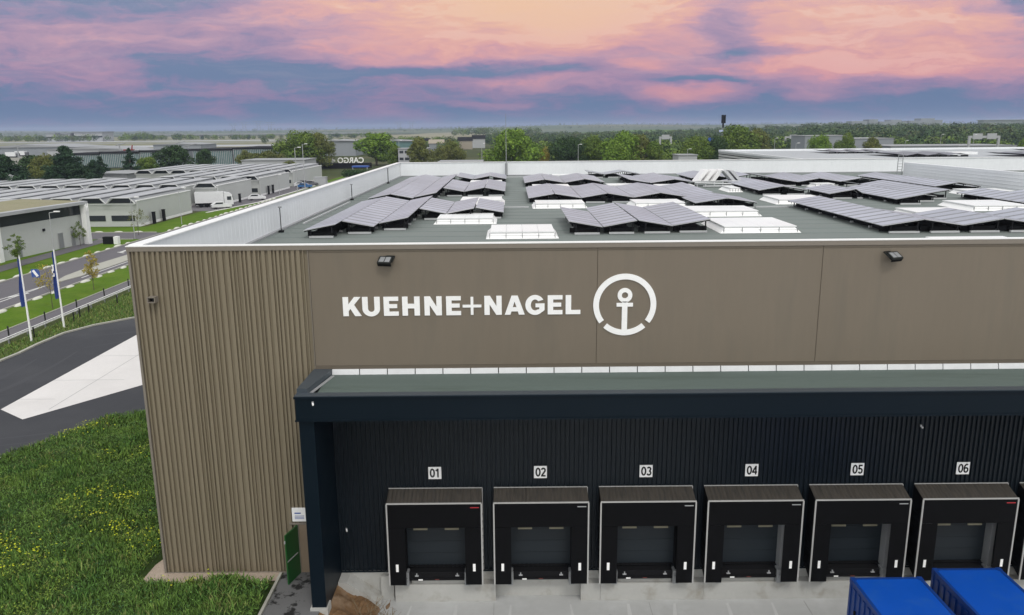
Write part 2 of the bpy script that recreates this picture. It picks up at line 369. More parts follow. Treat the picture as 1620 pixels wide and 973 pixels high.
# ================================================================ GROUND
g = MB()
xs0, xs1 = -7.0, 60.0
g.quad((-9000, -400, G - .02), (xs0, -400, G - .02), (xs0, WY, G - .02), (-9000, WY, G - .02))
g.quad((xs1, -400, G - .02), (9000, -400, G - .02), (9000, WY, G - .02), (xs1, WY, G - .02))
g.quad((-9000, WY, G - .02), (9000, WY, G - .02), (9000, 9500, G - .02), (-9000, 9500, G - .02))
tag(g.build('ground', M['wild']), kind='structure')
y_ = MB(); y_.quad((xs0, -400, 0), (xs1, -400, 0), (xs1, WY, 0), (xs0, WY, 0))
tag(y_.build('yard', M['yard']), kind='structure')
j = MB()
for x in (-.8, 5.2, 11.2, 17.2): j.box(x - .012, x + .012, 5, 27.3, .001, .005)
j.box(-5, 40, 23.4, 23.424, .001, .006)
tag(j.build('pavement_joints', M['kerb_dark']), kind='structure')
a = MB()
edge_far = [(-39.6, 20), (-39.2, 50), (-38.7, 57.3), (-38.5, 59.4), (-38.6, 62.1), (-38.4, 65.6), (-37.2, 68.4), (-34.9, 71.2), (-30, 74), (-22, 76.5), (-14, 78)]
edge_near = [(-14.0, 47.5), (-19, 46.6), (-22.3, 45.7), (-24.0, 45.0), (-25.3, 43.0), (-26.2, 40.9), (-27.2, 39.1), (-28.6, 35.5), (-30, 30), (-31, 20)]
poly = list(reversed(edge_far)) + [] 
pts = edge_near[::-1] + edge_far[::-1]
a.add([(x, y, G + .002) for x, y in pts], [tuple(range(len(pts)))])
tag(a.build('driveway', M['asphalt']), kind='structure')
ap = MB(); tri = [(-25.0, 51.6), (-13.9, 56.8), (-13.9, 78), (-31.9, 78), (-31.9, 64.9), (-31.9, 46.7), (-29.5, 44.9)]
tri = [(-29.5, 44.9), (-25.2, 51.5), (-14.0, 68.5), (-14.0, 78), (-24.2, 78), (-31.8, 64.9), (-31.95, 46.7)]
tri = [(-31.95, 46.7), (-29.5, 44.9), (-25.2, 51.5), (-14.0, 69.0), (-14.0, 76), (-24.5, 76), (-31.85, 64.9)]
tri = [(-31.95, 46.7), (-29.5, 44.9), (-25.0, 51.6), (-25.0, 66.5), (-31.85, 66.5)]
ap.add([(x, y, G + .02) for x, y in tri], [tuple(range(len(tri)))])
tag(ap.build('concrete_apron', M['apron']), kind='structure')
aj = MB()
aj.box(-31.9, -29.6, 48.55, 48.58, G + .021, G + .025); aj.box(-31.9, -27, 52.5, 52.53, G + .021, G + .025); aj.box(-31.9, -25, 58.5, 58.53, G + .021, G + .025)
aj.box(-28.9, -28.87, 46.6, 66, G + .021, G + .026)
tag(aj.build('apron_joints', M['wh_grey']), kind='structure')
def streaks(name, spots, m, z, wob=.25):
    k = MB()
    for (x0, y0, x1, y1, w_) in spots:
        n = 14; L_ = []; R_ = []; d = Vector((x1 - x0, y1 - y0)); nn = Vector((-d.y, d.x)).normalized(); ph = random.uniform(0, 6)
        for i in range(n + 1):
            u = i / n; c = Vector((x0, y0)) + d * u + nn * math.sin(u * 4 + ph) * wob; hw = w_ / 2 * (.25 + .75 * math.sin(math.pi * u)) * random.uniform(.8, 1.15)
            L_.append(c + nn * hw); R_.append(c - nn * hw)
        for i in range(n): k.quad((R_[i].x, R_[i].y, z), (R_[i + 1].x, R_[i + 1].y, z), (L_[i + 1].x, L_[i + 1].y, z), (L_[i].x, L_[i].y, z))
    return tag(k.build(name, m), kind='structure')
streaks('yard_tyre_marks', [(x_ + q_ + random.uniform(-.2, .2), 27.2, x_ + q_ + random.uniform(-.3, .3), random.uniform(14, 20), random.uniform(.25, .5)) for x_ in (-2.98, 1.02, 5.02, 9.02) for q_ in (-.9, .95)], mat('worn_yard_concrete', (.50, .505, .50), .8, 0, .1, .6), .003)
streaks('yard_stains', [(-1.2, 25.4, .4, 24.4, .5), (3.4, 26.3, 4.3, 25.6, .35), (7.4, 25.2, 8.1, 24.0, .6)], mat('damp_yard_concrete', (.33, .335, .335), .7, 0, .1, .6), .0065)
streaks('drive_tyre_marks', [(-37.5, 42, -36.5, 58, .5), (-35.4, 41, -34.4, 60, .5), (-35, 64, -20, 72, .45), (-34.2, 61, -19, 70, .45), (-30, 41.8, -14, 49.5, .4), (-28.5, 41, -15, 48.6, .4)], mat('worn_asphalt', (.052, .054, .062), .8, 0, .2, .5), G + .006, .8)
def strip(name, x0, x1, y0, y1, z, m, seg=1):
    s = MB(); s.quad((x0, y0, z), (x1, y0, z), (x1, y1, z), (x0, y1, z)); return tag(s.build(name, m), kind='structure')
def kerbline(name, pts, wd=.18, h=.12, m='kerb', z=G):
    k = MB()
    for (x0, y0), (x1, y1) in zip(pts[:-1], pts[1:]):
        d = Vector((x1 - x0, y1 - y0)).normalized(); n = Vector((-d.y, d.x)) * wd / 2
        k.prism([(x0 - n.x * -1, y0 + n.y), (x0 - n.x, y0 - n.y), (x1 - n.x, y1 - n.y), (x1 + n.x, y1 + n.y)][::1], z - .05, z + h)
    return tag(k.build(name, M[m]), kind='structure')
kerbline('driveway_kerb', edge_far[2:], .25, .12)
kerbline('driveway_inner_kerb', edge_near, .15, .05)
# rough verge, path, lawn, road on the left
vp = edge_far[:]
v = MB(); vpts = [(-41.2, 20), *[(x, y) for x, y in edge_far], (-14, 84), (-30, 84), (-41.2, 84)]
v.add([(x, y, G - .008) for x, y in vpts], [tuple(range(len(vpts)))]); tag(v.build('verge', M['rough']), kind='structure')
for nm_, x0_, x1_, y0_, y1_ in (('lawn', -49.4, -44.3, 20, 200), ('far_lawn', -63.3, -58.9, 20, 126), ('building_lawn', -69, -66.3, 84, 126), ('side_lawn', -66.2, -58.9, 134.4, 170), ('shed_lawn', -64.4, -58.9, 170, 262), ('shed_front_lawn', -125, -66.2, 134.4, 143)):
    strip(nm_, x0_, x1_, y0_, y1_, G - .006, M['lawn'])
strip('verge_strip', -41.6, -14, 84, 130, G - .006, M['rough'])
strip('footpath', -44.2, -42.2, 20, 200, G + .003, M['road'])
kerbline('footpath_kerb', [(-44.3, 20), (-44.3, 200)], .12, .05)
strip('road', -58.7, -49.6, 20, 420, G - .004, M['road'])
kerbline('road_kerb', [(-49.5, 20), (-49.5, 300)], .2, .12); kerbline('road_far_kerb', [(-58.8, 20), (-58.8, 300)], .2, .12)
isl = MB(); ip = [(-52.2, 88.0), (-51.4, 93), (-51.2, 100), (-51.3, 112), (-52.6, 116), (-53.5, 112), (-53.9, 101.7), (-53.4, 93)]
isl.prism(ip, G - .03, G + .08); tag(isl.build('traffic_island', M['kerb']), kind='structure')
mk = MB()
def line(p, q, wd=.15, z=G + .002):
    d = Vector((q[0] - p[0], q[1] - p[1])).normalized(); n = Vector((d.y, -d.x)) * wd / 2
    mk.quad((p[0] - n.x, p[1] - n.y, z), (p[0] + n.x, p[1] + n.y, z), (q[0] + n.x, q[1] + n.y, z), (q[0] - n.x, q[1] - n.y, z))
line((-52.4, 88), (-51.4, 40), .18); line((-52.4, 88), (-54.4, 60), .18); line((-54.4, 60), (-54.3, 30), .18)
line((-50.9, 92), (-50.9, 140), .18); line((-52.6, 116), (-54.2, 138), .18)
for yq in (66, 71, 76, 81): line((-53.7 + (yq - 66) * .06, yq), (-51.9, yq + 2.2), .35, G + .006)
for yq in np.arange(118, 160, 4.2): line((-53.2, yq), (-51.6, yq + 1.8), .5, G + .006)
line((-55.9, 112), (-55.9, 114.5), .5, G + .006); line((-56.4, 112.2), (-55.0, 111.2), .3, G + .007)
for yq in np.arange(140, 290, 8): line((-54.2, yq), (-54.2, yq + 3), .2, G + .006)
tag(mk.build('road_markings', M['paint']), kind='structure')
strip('far_footpath', -66.2, -63.4, 20, 134, G + .003, M['road'])
# side road between the curved building and the sheds
strip('side_road', -110, -58.7, 126, 134, G - .0005, M['road'])
kerbline('side_road_kerb', [(-110, 134.3), (-60.5, 134.3)], .2, .12)
kerbline('side_road_near_kerb', [(-66, 125.7), (-60.5, 125.7)], .25, .1)
lot = MB(); lp = [(-75, 170), (-64.5, 170), (-60.5, 190), (-60.5, 262), (-66, 262), (-68.5, 190), (-75, 190)]
lot.add([(x, y, G + .004) for x, y in lp], [tuple(range(len(lp)))]); tag(lot.build('parking_area', M['road']), kind='structure')
lk = [(-64, 166.5), (-60.2, 190), (-60.2, 262)]
kerbline('parking_kerb', lk, .5, .1, 'apron')
strip('asphalt_court', -58, -14, 205, 420, G + .001, M['road'])
strip('court_grass', -62, -58.8, 262, 300, G + .002, M['lawn'])

# gravel strip and entrance paving by the left wall
gv = MB(); gp = [(-14.3, 28.6), (-14.25, 27.0), (-13.6, 27.35), (-9.2, 27.35), (-9.15, WY), (-13.6, WY), (-13.6, 29.5)]
gp = [(-14.5, 27.6), (-14.0, 27.1), (-9.15, 27.2), (-9.15, WY), (-13.6, WY), (-13.6, 29.6), (-14.1, 29.0)]
gv.add([(x, y, G + .03) for x, y in gp], [tuple(range(len(gp)))]); tag(gv.build('gravel_strip', M['gravel']), kind='structure')
ep = MB(); epp = [(-9.0, 15), (-7.0, 15), (-7.0, WY), (-9.0, WY)]
ep.add([(x, y, G + .02) for x, y in epp], [tuple(range(4))]); tag(ep.build('entrance_path', M['pave']), kind='structure')
kerbline('entrance_kerb', [(-9.08, 15), (-9.08, 27.7)], .1, .08)

# earth bank from the upper ground down to the yard
def bank():
    nx, ny = 30, 90; V = []; Fs = []
    for jj in range(ny + 1):
        for i in range(nx + 1):
            u = i / nx; y = 8 + (27.86 - 8) * jj / ny; x = -7.0 + u * 2.3
            n = .10 * math.sin(x * 5.1 + y * 2.3) + .07 * math.sin(y * 6.7 - x * 3) + random.uniform(-.03, .03)
            z = (G - .02) * max(0, 1 - u * 1.25) ** .9 + n * (0 if u < .03 or u > .97 else math.sin(math.pi * u))
            if u > .9: z = min(z, .05 - (u - .9))
            V.append((x, y, z if u < 1 else -.05))
    for jj in range(ny):
        for i in range(nx):
            k = jj * (nx + 1) + i; Fs.append((k, k + 1, k + nx + 2, k + nx + 1))
    m = MB(); m.add(V, Fs); return tag(m.build('earth_bank', M['dirt']), kind='structure')
bank()

# ================================================================ THE WAREHOUSE
wh = thing('warehouse', (0, WY, 0), 'tan and navy warehouse with a flat green-grey roof behind white parapets', 'warehouse')
# ribbed corner, irregular trapezoid ribs
def ribs(xs, xe, base, d, wl, mb, z0, z1, axis='x', gap=(.09, .2), wid=(.05, .09), fixed=None):
    x = xs; prof = [(xs, base)]
    while x < xe - .2:
        a_ = fixed[0] if fixed else random.uniform(*gap); b_ = fixed[1] if fixed else random.uniform(*wid)
        if x + a_ + b_ + .04 > xe: break
        x += a_; prof.append((x, base)); prof.append((x + .02, base - d)); x += .02 + b_; prof.append((x, base - d)); prof.append((x + .01, base)); x += .01
    prof.append((xe, base))
    for (p, q), (r_, s_) in zip(prof[:-1], prof[1:]):
        if axis == 'x': mb.quad((p, q, z0), (r_, s_, z0), (r_, s_, z1), (p, q, z1))
        else: mb.quad((q, p, z1), (s_, r_, z1), (s_, r_, z0), (q, p, z0))
rw = MB(); ribs(WX0, -7.25, WY + .02, .085, 0, rw, G - .05, 13.83, gap=(.03, .10), wid=(.03, .13))
rw.build('ribbed_wall', M['tan_rib'], wh)
rs = MB(); ribs(WY, YB, WX0, .045, 0, rs, G - .05, 13.83, axis='y', gap=(.06, .2), wid=(.03, .08))
rs.build('side_wall', M['tan_rib'], wh)
tr = MB(); tr.box(WX0 - .055, WX0 + .03, WY - .072, WY - .002, G - .02, 13.84); tr.box(WX0 - .05, -8.7, WY - .09, WY - .068, G, G + .06)
tr.box(-7.26, -7.235, WY - .06, WY - .01, 9.42, 13.83)
tr.build('corner_trim', M['coping_tan'], wh)
# flat upper panels with open joints
pw = MB(); xb = [-7.235, 3.07, 11.10, 19.2, 27.3, 35.4, 43.5, 51.6, 59.7, 67.8, 75.9, 84, XR]
for x0, x1 in zip(xb[:-1], xb[1:]): pw.box(x0 + .012, x1 - .012, WY - .03, WY + .1, 9.5, 13.80)
pw.build('upper_wall_panels', M['tan_panel'], wh)
bk = MB(); bk.box(-7.235, XR, WY - .008, WY + .09, 9.36, 13.79); bk.box(-7.235, XR, WY - .045, WY - .031, 13.70, 13.715); bk.box(-7.235, XR, WY - .05, WY - .009, 9.36, 9.495)
bk.build('panel_backing', M['tan_dark'], wh)
cp = MB(); cp.box(WX0 - .07, XR, WY - .09, WY - .02, 13.80, 13.965); cp.build('front_edge_trim', M['coping_tan'], wh)
c2 = MB(); c2.box(WX0 - .08, XR, WY - .1, WY + .16, 13.965, 14.0)
c2.box(WX0 - .08, WX0 + .42, WY + .165, YB + .3, 13.97, 14.015); c2.box(WX0 + .43, XR, YB - .1, YB + .3, 13.97, 14.015)
c2.build('coping', M['coping'], wh)
# white inner parapet faces (sheets with vertical joints)
pp = MB()
pp.box(WX0 + .03, WX0 + .34, WY + .152, YB, RZ, 13.965)
for yq in np.arange(WY + 1.2, YB - .5, .55): pp.box(WX0 + .34, WX0 + .346, yq, yq + .025, RZ, 13.9)
pp.box(WX0 + .36, XR, YB, YB + .25, RZ, 13.965)
for xq in np.arange(WX0 + 4, XR, 6): pp.box(xq, xq + .04, YB - .012, YB, RZ, 13.9)
pp.box(WX0 + .36, XR, WY + .102, WY + .15, RZ, 13.96)
pp.build('parapet', M['white_sheet'], wh)
bs = MB(); bs.box(WX0 + .34, WX0 + .55, WY + .31, YB - .02, RZ + .001, RZ + .10); bs.box(WX0 + .56, XR, YB - .2, YB - .013, RZ + .001, RZ + .1)
bs.build('parapet_upstand', M['wh_grey'], wh)
rf = MB(); rf.quad((WX0 + .1, WY + .1, RZ), (XR, WY + .1, RZ), (XR, YB + .1, RZ), (WX0 + .1, YB + .1, RZ)); 
rf.build('roof_membrane', M['membrane'], wh)
sm = MB()
for yq in np.arange(WY + 2, YB - 1, 2.0): sm.box(WX0 + .6, XR, yq, yq + .07, RZ + .002, RZ + .012)
sm.build('membrane_seams', mat('membrane_seam', (.17, .21, .20), .8), wh)
rwall = MB(); rwall.quad((XR, WY, 0), (XR, YB, 0), (XR, YB, 13.9), (XR, WY, 13.9)); rwall.quad((WX0, YB + .26, G), (XR, YB + .26, G), (XR, YB + .26, 13.9), (WX0, YB + .26, 13.9))
rwall.build('rear_wall', M['tan_panel'], wh)
# inner fire wall
fwl = MB(); fwl.box(41.9, 42.3, 50, 85.4, RZ + .01, 14.0)
for zq in np.arange(12.65, 13.9, .28): fwl.box(41.87, 41.9, 50, 85.4, zq, zq + .03)
fwl.build('fire_wall', M['white_sheet'], wh)
# dock wall: dark ribs
dw = MB(); ribs(-6.75, XR, WY - .005, .075, 0, dw, 1.14, 8.9, fixed=(.115, .03))
dw.build('dock_wall', M['navy'], wh)
dwt = MB(); dwt.box(-6.75, XR, WY - .10, WY - .082, 1.10, 1.16); dwt.build('dock_wall_trim', M['navy_fascia'], wh)
# concrete plinth with the blocks under the docks
pl = MB(); pl.box(-6.75, XR, WY - .06, WY + .1, -.05, 1.098)
pl.build('concrete_plinth', M['concrete'], wh)
pb = MB()
DOCKX = [-2.98 + 4.0 * i for i in range(7)]
for i, x in enumerate(DOCKX):
    if i == 0: pb.box(x - 1.65, x + 2.25, 27.45, WY - .07, -.05, .74)
    elif i == 1: pb.box(x + 1.55, x + 2.3, 27.45, WY - .07, -.05, .74)
    else: pb.box(x - 1.69, x + 2.305, 27.45, WY - .07, -.05, .74)
    pb.box(x - 1.0, x + 1.05, 27.55, WY - .08, .745, .93)
pb.box(-5.2, -4.70, 27.62, WY - .07, -.05, 1.02)
pb.build('dock_base', M['concrete'], wh)
# fin wall and canopy
fn = MB(); fn.box(-7.27, -6.76, 25.3, WY - .01, G - .1, 8.36); fn.build('fin_wall', M['navy_fascia'], wh)
ff = MB(); ff.box(-7.33, -6.70, 25.22, 25.75, .7, G + .12); ff.build('column_foot', M['concrete'], wh)
cz0, cz1 = 8.36, 9.2
fa = MB(); fa.box(-7.33, XR, 25.2, 25.32, cz0, cz1); fa.box(-7.33, -7.2, 25.33, WY - .06, cz0, cz1 + .0)
fa.box(-7.36, XR, 25.17, 25.198, cz0 - .02, cz0 + .04); fa.box(-7.36, XR, 25.15, 25.197, cz1 - .05, cz1 + .02)
fa.build('canopy_fascia', M['navy_fascia'], wh)
ct = MB(); ct.box(-7.34, XR, 25.2, 25.55, cz1 + .001, cz1 + .05); ct.prism([(-7.34, 25.56), (-6.98, 25.56), (-6.62, WY - .06), (-7.3, WY - .06)], cz1 - .03, cz1 + .18)
ct.build('canopy_edge', mat('canopy_edge_sheet', (.06, .075, .09), .4, .1), wh)
cm = MB(); cm.box(-6.7, XR, 25.56, WY - .06, 9.05, 9.17); cm.build('canopy_roof', M['canopy_mem'], wh)
cu_ = MB(); cu_.box(-7.19, XR, 25.33, WY - .06, 8.9, 9.04); cu_.build('canopy_soffit', M['navy'], wh)
fl = MB()
x = -6.62
while x < 60:
    fl.prism_x([(WY - .13, 9.175), (WY - .055, 9.18), (WY - .055, 9.37), (WY - .09, 9.37)], x, min(x + 1.0, 60) - .015); x += 1.02
fl.build('wall_flashing', M['flash'], wh)
gu = MB(); gu.prism([(-6.97, 25.6), (-6.86, 25.6), (-6.5, WY - .3), (-6.61, WY - .3)], 9.171, 9.2); gu.build('gutter_strip', M['alu'], wh)
# ================================================================ WALL LETTERING
LY = WY - .03
ls = 8.57 / 1125.0        # metres per drawing unit
def arc(cx, cy, rx, ry, a0, a1, n=20):
    return [(cx + rx * math.cos(R(a0 + (a1 - a0) * i / n)), cy + ry * math.sin(R(a0 + (a1 - a0) * i / n))) for i in range(n + 1)]
Ew = lambda w_: [[(0, 0), (w_, 0), (w_, 20), (26, 20), (26, 37), (w_ - 6, 37), (w_ - 6, 56), (26, 56), (26, 72), (w_, 72), (w_, 92), (0, 92)]]
GL = {
 'K': [[(0, 0), (26, 0), (26, 24), (35, 35), (56, 0), (87, 0), (53, 54), (85, 92), (54, 92), (26, 57), (26, 92), (0, 92)]],
 'U': [[(0, 92), (0, 34)] + arc(41.5, 35, 41.5, 37, 180, 360) + [(83, 92), (57, 92), (57, 36)] + arc(41.5, 35, 15.5, 16, 360, 180)[1:] + [(26, 92)]],
 'E': Ew(70), 'H': [[(0, 0), (26, 0), (26, 35), (57, 35), (57, 0), (83, 0), (83, 92), (57, 92), (57, 57), (26, 57), (26, 92), (0, 92)]],
 'N': [[(0, 0), (25, 0), (25, 50), (56, 0), (82, 0), (82, 92), (57, 92), (57, 42), (27, 92), (0, 92)]],
 'A': [[(0, 0), (27, 0), (32, 16), (62, 16), (67, 0), (95, 0), (62, 92), (33, 92)], [(38, 36), (47, 64), (56, 36)]],
 'G': [arc(46, 46, 46, 48, 32, 318, 40) + [(81, 12), (91, 22), (91, 53), (48, 53), (48, 35), (66, 35), (66, 25)] + arc(46, 46, 20, 27, 300, 42, 30)],
 'L': [[(0, 0), (70, 0), (70, 20), (26, 20), (26, 92), (0, 92)]],
 '+': [[(0, 37), (38, 37), (38, 1), (51, 1), (51, 37), (89, 37), (89, 50), (51, 50), (51, 88), (38, 88), (38, 50), (0, 50)]],
}
lt = thing('company_lettering', (-6.1, LY, 11.38), 'white KUEHNE+NAGEL lettering on the upper tan wall', 'lettering')
for ch, px in (('K', 70), ('U', 162), ('E', 263), ('H', 351), ('N', 456), ('E', 559), ('+', 637), ('N', 740), ('A', 836), ('G', 934), ('E', 1040), ('L', 1125)):
    sp = [[(x * ls, y * ls) for x, y in s] for s in GL[ch]]
    outline('plus_sign' if ch == '+' else 'letter', sp, .04, M['white'], lt, (-6.10 + (px - 70) * ls, LY - .022, 11.37))
em = thing('anchor_emblem', (4.07, LY, 10.5), 'round white anchor emblem to the right of the wall lettering', 'emblem')
ec = (4.07, LY - .022, 11.70); es = 1.137 / 150
ring = arc(0, 0, 150 * es, 150 * es, -37, 217, 60) + arc(0, 0, 123 * es, 123 * es, 217, -37, 60)
outline('ring', [ring], .04, M['white'], em, ec)
S_ = lambda q: [(x * es, y * es) for x, y in q]
bott = S_(arc(0, 0, 150, 150, 228, 312, 30)) + S_(arc(0, 0, 123, 123, 312, 276.1, 12)) + S_([(13, 11 - 20), (39, -9), (39, 10 - 1 + 0), (13, 9), (13, 16)]) \
    + S_(arc(0, 46, 35, 35, 292 - 0, 292 - 0, 1)[:0]) + S_([(13, 16), (-13, 16), (-13, 9), (-39, 9), (-39, -9), (-13, -9)]) + S_(arc(0, 0, 123, 123, 263.9, 228, 12))
outline('anchor', [bott], .04, M['white'], em, ec)
outline('eye_ring', [S_(arc(0, 46, 35, 35, 0, 354, 40)), S_(arc(0, 46, 15, 15, 0, 354, 30))], .04, M['white'], em, ec)

# ================================================================ DOCK BAYS
DG = {
 0: [arc(29, 50, 21.5, 42.5, 90, 450, 32)],
 1: [[(32, 0), (32, 100)], [(8, 76), (34, 92)]],
 2: [arc(29, 71, 20.5, 21.5, 165, -35, 18) + [(9, 8)], [(3, 7.5), (55, 7.5)]],
 3: [arc(28, 73, 19, 19.5, 155, -85, 16), arc(28, 29, 21.5, 22, 88, -160, 18)],
 4: [[(43, 0), (43, 100)], [(0, 28), (58, 28)], [(6, 30), (42, 95)]],
 5: [[(52, 92.5), (16, 92.5), (11, 50)], arc(29, 32, 20.5, 25, 140, -155, 22)],
 6: [arc(30, 31, 20.5, 24, 0, 360, 28), arc(34, 50, 25, 43, 190, 62, 18)],
}
def digit_mesh(d, x0, t):
    k = .355 / 100; m = MB()
    for si, path in enumerate(DG[d]):
        yq = WY - .104 - .0015 * si; w_ = 8.8
        P = [Vector(p) for p in path]; closed = (P[0] - P[-1]).length < .5; L = []; Rr = []
        for i in range(len(P)):
            a_ = P[i] - P[i - 1] if i > 0 else (P[1] - P[0] if not closed else P[0] - P[-2])
            b_ = P[i + 1] - P[i] if i < len(P) - 1 else (P[-1] - P[-2] if not closed else P[1] - P[0])
            a_.normalize(); b_.normalize(); n = Vector((-(a_ + b_).y, (a_ + b_).x)).normalized(); c = max(.45, n.dot(Vector((-a_.y, a_.x))))
            L.append(P[i] + n * w_ / c); Rr.append(P[i] - n * w_ / c)
        for i in range(len(P) - 1):
            q = [L[i], L[i + 1], Rr[i + 1], Rr[i]]
            m.add([(x0 + p.x * k * .92, yq, 5.068 + p.y * k) for p in q] , [(0, 1, 2, 3)])
    m.build('digit', M['black'], t)
def plane_text_sign(i, x):
    t = thing('dock_number_sign', (x, WY - .06, 5.02), 'white square plate reading %02d, ' % (i + 1) + ['leftmost of the dock numbers', 'over the second dock from the left', 'over the third dock from the left', 'over the fourth dock from the left', 'above the left blue container', 'above the right blue container'][i], 'number sign', 'number plates over the docks')
    b = MB(); b.box(x - .245, x + .245, WY - .10, WY - .082, 5.0, 5.49); b.build('plate', M['white'], t)
    digit_mesh(0, x - .185, t); digit_mesh(i + 1, x + .015, t)
ordin = ['first', 'second', 'third', 'fourth', 'fifth', 'sixth', 'seventh']
def dock(i, x):
    lab = 'black loading dock shelter under the ' + ['01 plate, nearest the navy column', '02 plate, second from the navy column', '03 plate, third from the navy column', '04 plate, fourth from the navy column', '05 plate, behind the left blue container', '06', '07'][i]
    if i == 6: lab = 'black loading dock shelter cut off by the right edge, beside dock 06'
    if i == 5: lab = 'black loading dock shelter under the number 06 plate, behind the right blue container'
    t = thing('loading_dock', (x, WY, 0), lab, 'loading dock', 'loading docks along the navy wall')
    f0, f1, zt, zb = 27.05, 27.10, 4.36, .98
    W = 1.77
    # sloping sheet on top
    n = 48; V = []; Fs = []
    for k in range(n + 1):
        xx = x - W + 2 * W * k / n; o_ = .022 * (k % 2) + random.uniform(0, .012)
        V += [(xx, f0 + .03, zt - .02 + o_), (xx, WY - .07, 4.60 + o_)]
    Fs = [(2 * k, 2 * k + 2, 2 * k + 3, 2 * k + 1) for k in range(n)]
    MB().add(V, Fs).build('shelter_roof', M['shelter_roof'], t)
    for s in (-1, 1):
        m = MB(); xo = x + s * W
        m.quad((xo, f0 + .04, zb + .08), (xo, WY - .07, zb + .45), (xo, WY - .07, 4.58), (xo, f0 + .04, zt - .03))
        for zq in np.arange(1.5, 3.6, .3): m.box(min(xo, xo + s * .02), max(xo, xo + s * .02), f0 + .2, WY - .2, zq, zq + .02)
        m.build('side_sheet', M['black'], t)
    m = MB(); m.box(x - W, x + W, f0 + .005, f0 + .03, 3.36, zt - .03); m.build('head_curtain', M['black'], t)
    for s in (-1, 1):
        m = MB(); a_, b_ = sorted((x + s * (W - .03), x + s * 1.13)); m.box(a_, b_, f0 - .004, f0 + .02, zb, 3.35)
        cur = m.build('side_curtain', M['black'], t)
        m = MB(); xc = x + s * 1.46; m.box(xc - .05, xc + .05, f0 - .012, f0 - .006, 1.55, 1.86); m.build('guide_marker', M['white'], cur)
    m = MB()
    m.box(x - W - .01, x + W + .01, f0 - .02, f0 + .02, zt - .03, zt + .022)
    for s in (-1, 1): m.box(x + s * W - .026, x + s * W + .026, f0 - .021, f0 + .019, zb, zt - .031)
    m.build('front_frame', M['trim'], t)
    m = MB(); m.box(x - W - .01, x + W + .01, WY - .12, WY - .09, 4.62, 4.65); m.box(x + W - .0, x + W + .03, WY - .12, WY - .09, 1.2, 4.618); m.build('rear_frame', M['trim'], t)
    m = MB(); m.box(x + W - .42, x + W - .09, f0 - .003, f0 + .003, zt - .20, zt - .165); m.build('maker_label', M['red'] if i in (0, 5) else M['alu'], t)
    # opening: door, leveller, header bars
    m = MB()
    for k in range(4): m.box(x - 1.15, x + 1.15, WY - .10, WY - .066, 1.42 + k * .5, 1.42 + k * .5 + .492)
    d = m.build('dock_door', M['door'], t)
    MB().box(x - 1.12, x + 1.12, WY - .16, WY - .105, 1.36, 1.41).build('bottom_seal', M['rubber'], d)
    m = MB(); m.box(x - 1.3, x - 1.15, WY - .5, WY - .07, 1.35, 3.3); m.box(x + 1.15, x + 1.3, WY - .5, WY - .07, 1.35, 3.3); m.box(x - 1.3, x + 1.3, WY - .5, WY - .07, 3.42, 3.55)
    m.build('door_surround', M['metal'] if i > 2 else M['black'], t)
    for s in ((-1, 1)):
        xb_ = x + s * .60
        MB().box(xb_ - .27, xb_ + .27, 27.58, 27.62, 2.99, 3.06).build('header_bar', M['yellow'], t)
    m = MB(); m.box(x - 1.05, x + 1.05, 27.42, WY - .07, 1.0, 1.30); m.box(x - 1.05, x + 1.05, 27.36, 27.42, .98, 1.06)
    lv = m.build('dock_leveller', M['rubber'], t)
    m = MB()
    for s in (-.78, .78):
        m = MB(); m.box(x + s - .07, x + s + .07, 27.37, 27.415, 1.14, 1.18); m.box(x + s - .02, x + s + .02, 27.37, 27.415, 1.18, 1.26)
        m.build('hinge', M['alu'], lv)
    MB().box(x - .08, x + .08, 27.345, 27.357, 1.01, 1.04).build('red_warning_label', M['red_dull'], lv)
    MB().box(x - .72, x - .55, 27.345, 27.357, .99, 1.04).build('white_label', M['white'], lv)
    for s in (-1, 1):
        xo = x + s * 1.17
        m = MB(); m.box(xo - .10, xo + .10, 27.28, 27.60, .80, 1.36); b_ = m.build('bumper_block', M['metal'], t)
        MB().box(xo - .06, xo + .06, 27.22, 27.278, .86, 1.15).build('bumper_pad', M['metal'], b_)
for i, x in enumerate(DOCKX):
    dock(i, x)
    if i < 6: plane_text_sign(i, x)

# ================================================================ SMALL WALL THINGS
def floodlight(x, turn, label):
    t = thing('floodlight', (x, WY - .05, 13.56), label, 'floodlight', 'floodlights under the roof edge')
    t.rotation_euler = (R(32), 0, R(turn)); t.scale = (.86, .86, .86)
    def local(mb, name, m, par=t):
        me = bpy.data.meshes.new(name); me.from_pydata(mb.v, [], mb.f); me.materials.append(m); o = bpy.data.objects.new(name, me); C.objects.link(o); o.parent = par; return o
    m = MB(); m.box(-.26, .26, -.42, -.30, -.05, .05)
    m = MB(); m.box(-.29, .29, -.50, -.08, -.03, .05); h = local(m, 'housing', M['post'])
    m = MB(); m.box(-.23, -.02, -.44, -.14, .052, .06); m.box(.02, .23, -.44, -.14, .052, .06); local(m, 'lens', M['metal'], h)
    m = MB(); m.box(-.29, .29, -.50, -.47, -.14, -.031); m.box(-.25, .25, -.46, -.1, -.10, -.031); local(m, 'heat_sink', M['rubber'], h)
    m = MB(); m.box(-.33, -.295, -.35, .02, -.05, 0); m.box(.295, .33, -.35, .02, -.05, 0); m.box(-.33, .33, 0.0, .03, -.05, 0); local(m, 'bracket', M['post'], t)
floodlight(-4.42, -14, 'black floodlight under the roof edge, above the lettering')
floodlight(13.47, 24, 'black floodlight under the roof edge, right of the anchor emblem')
t = thing('wall_vent', (-12.87, WY, 12.0), 'small brown box vent high on the ribbed corner', 'vent')
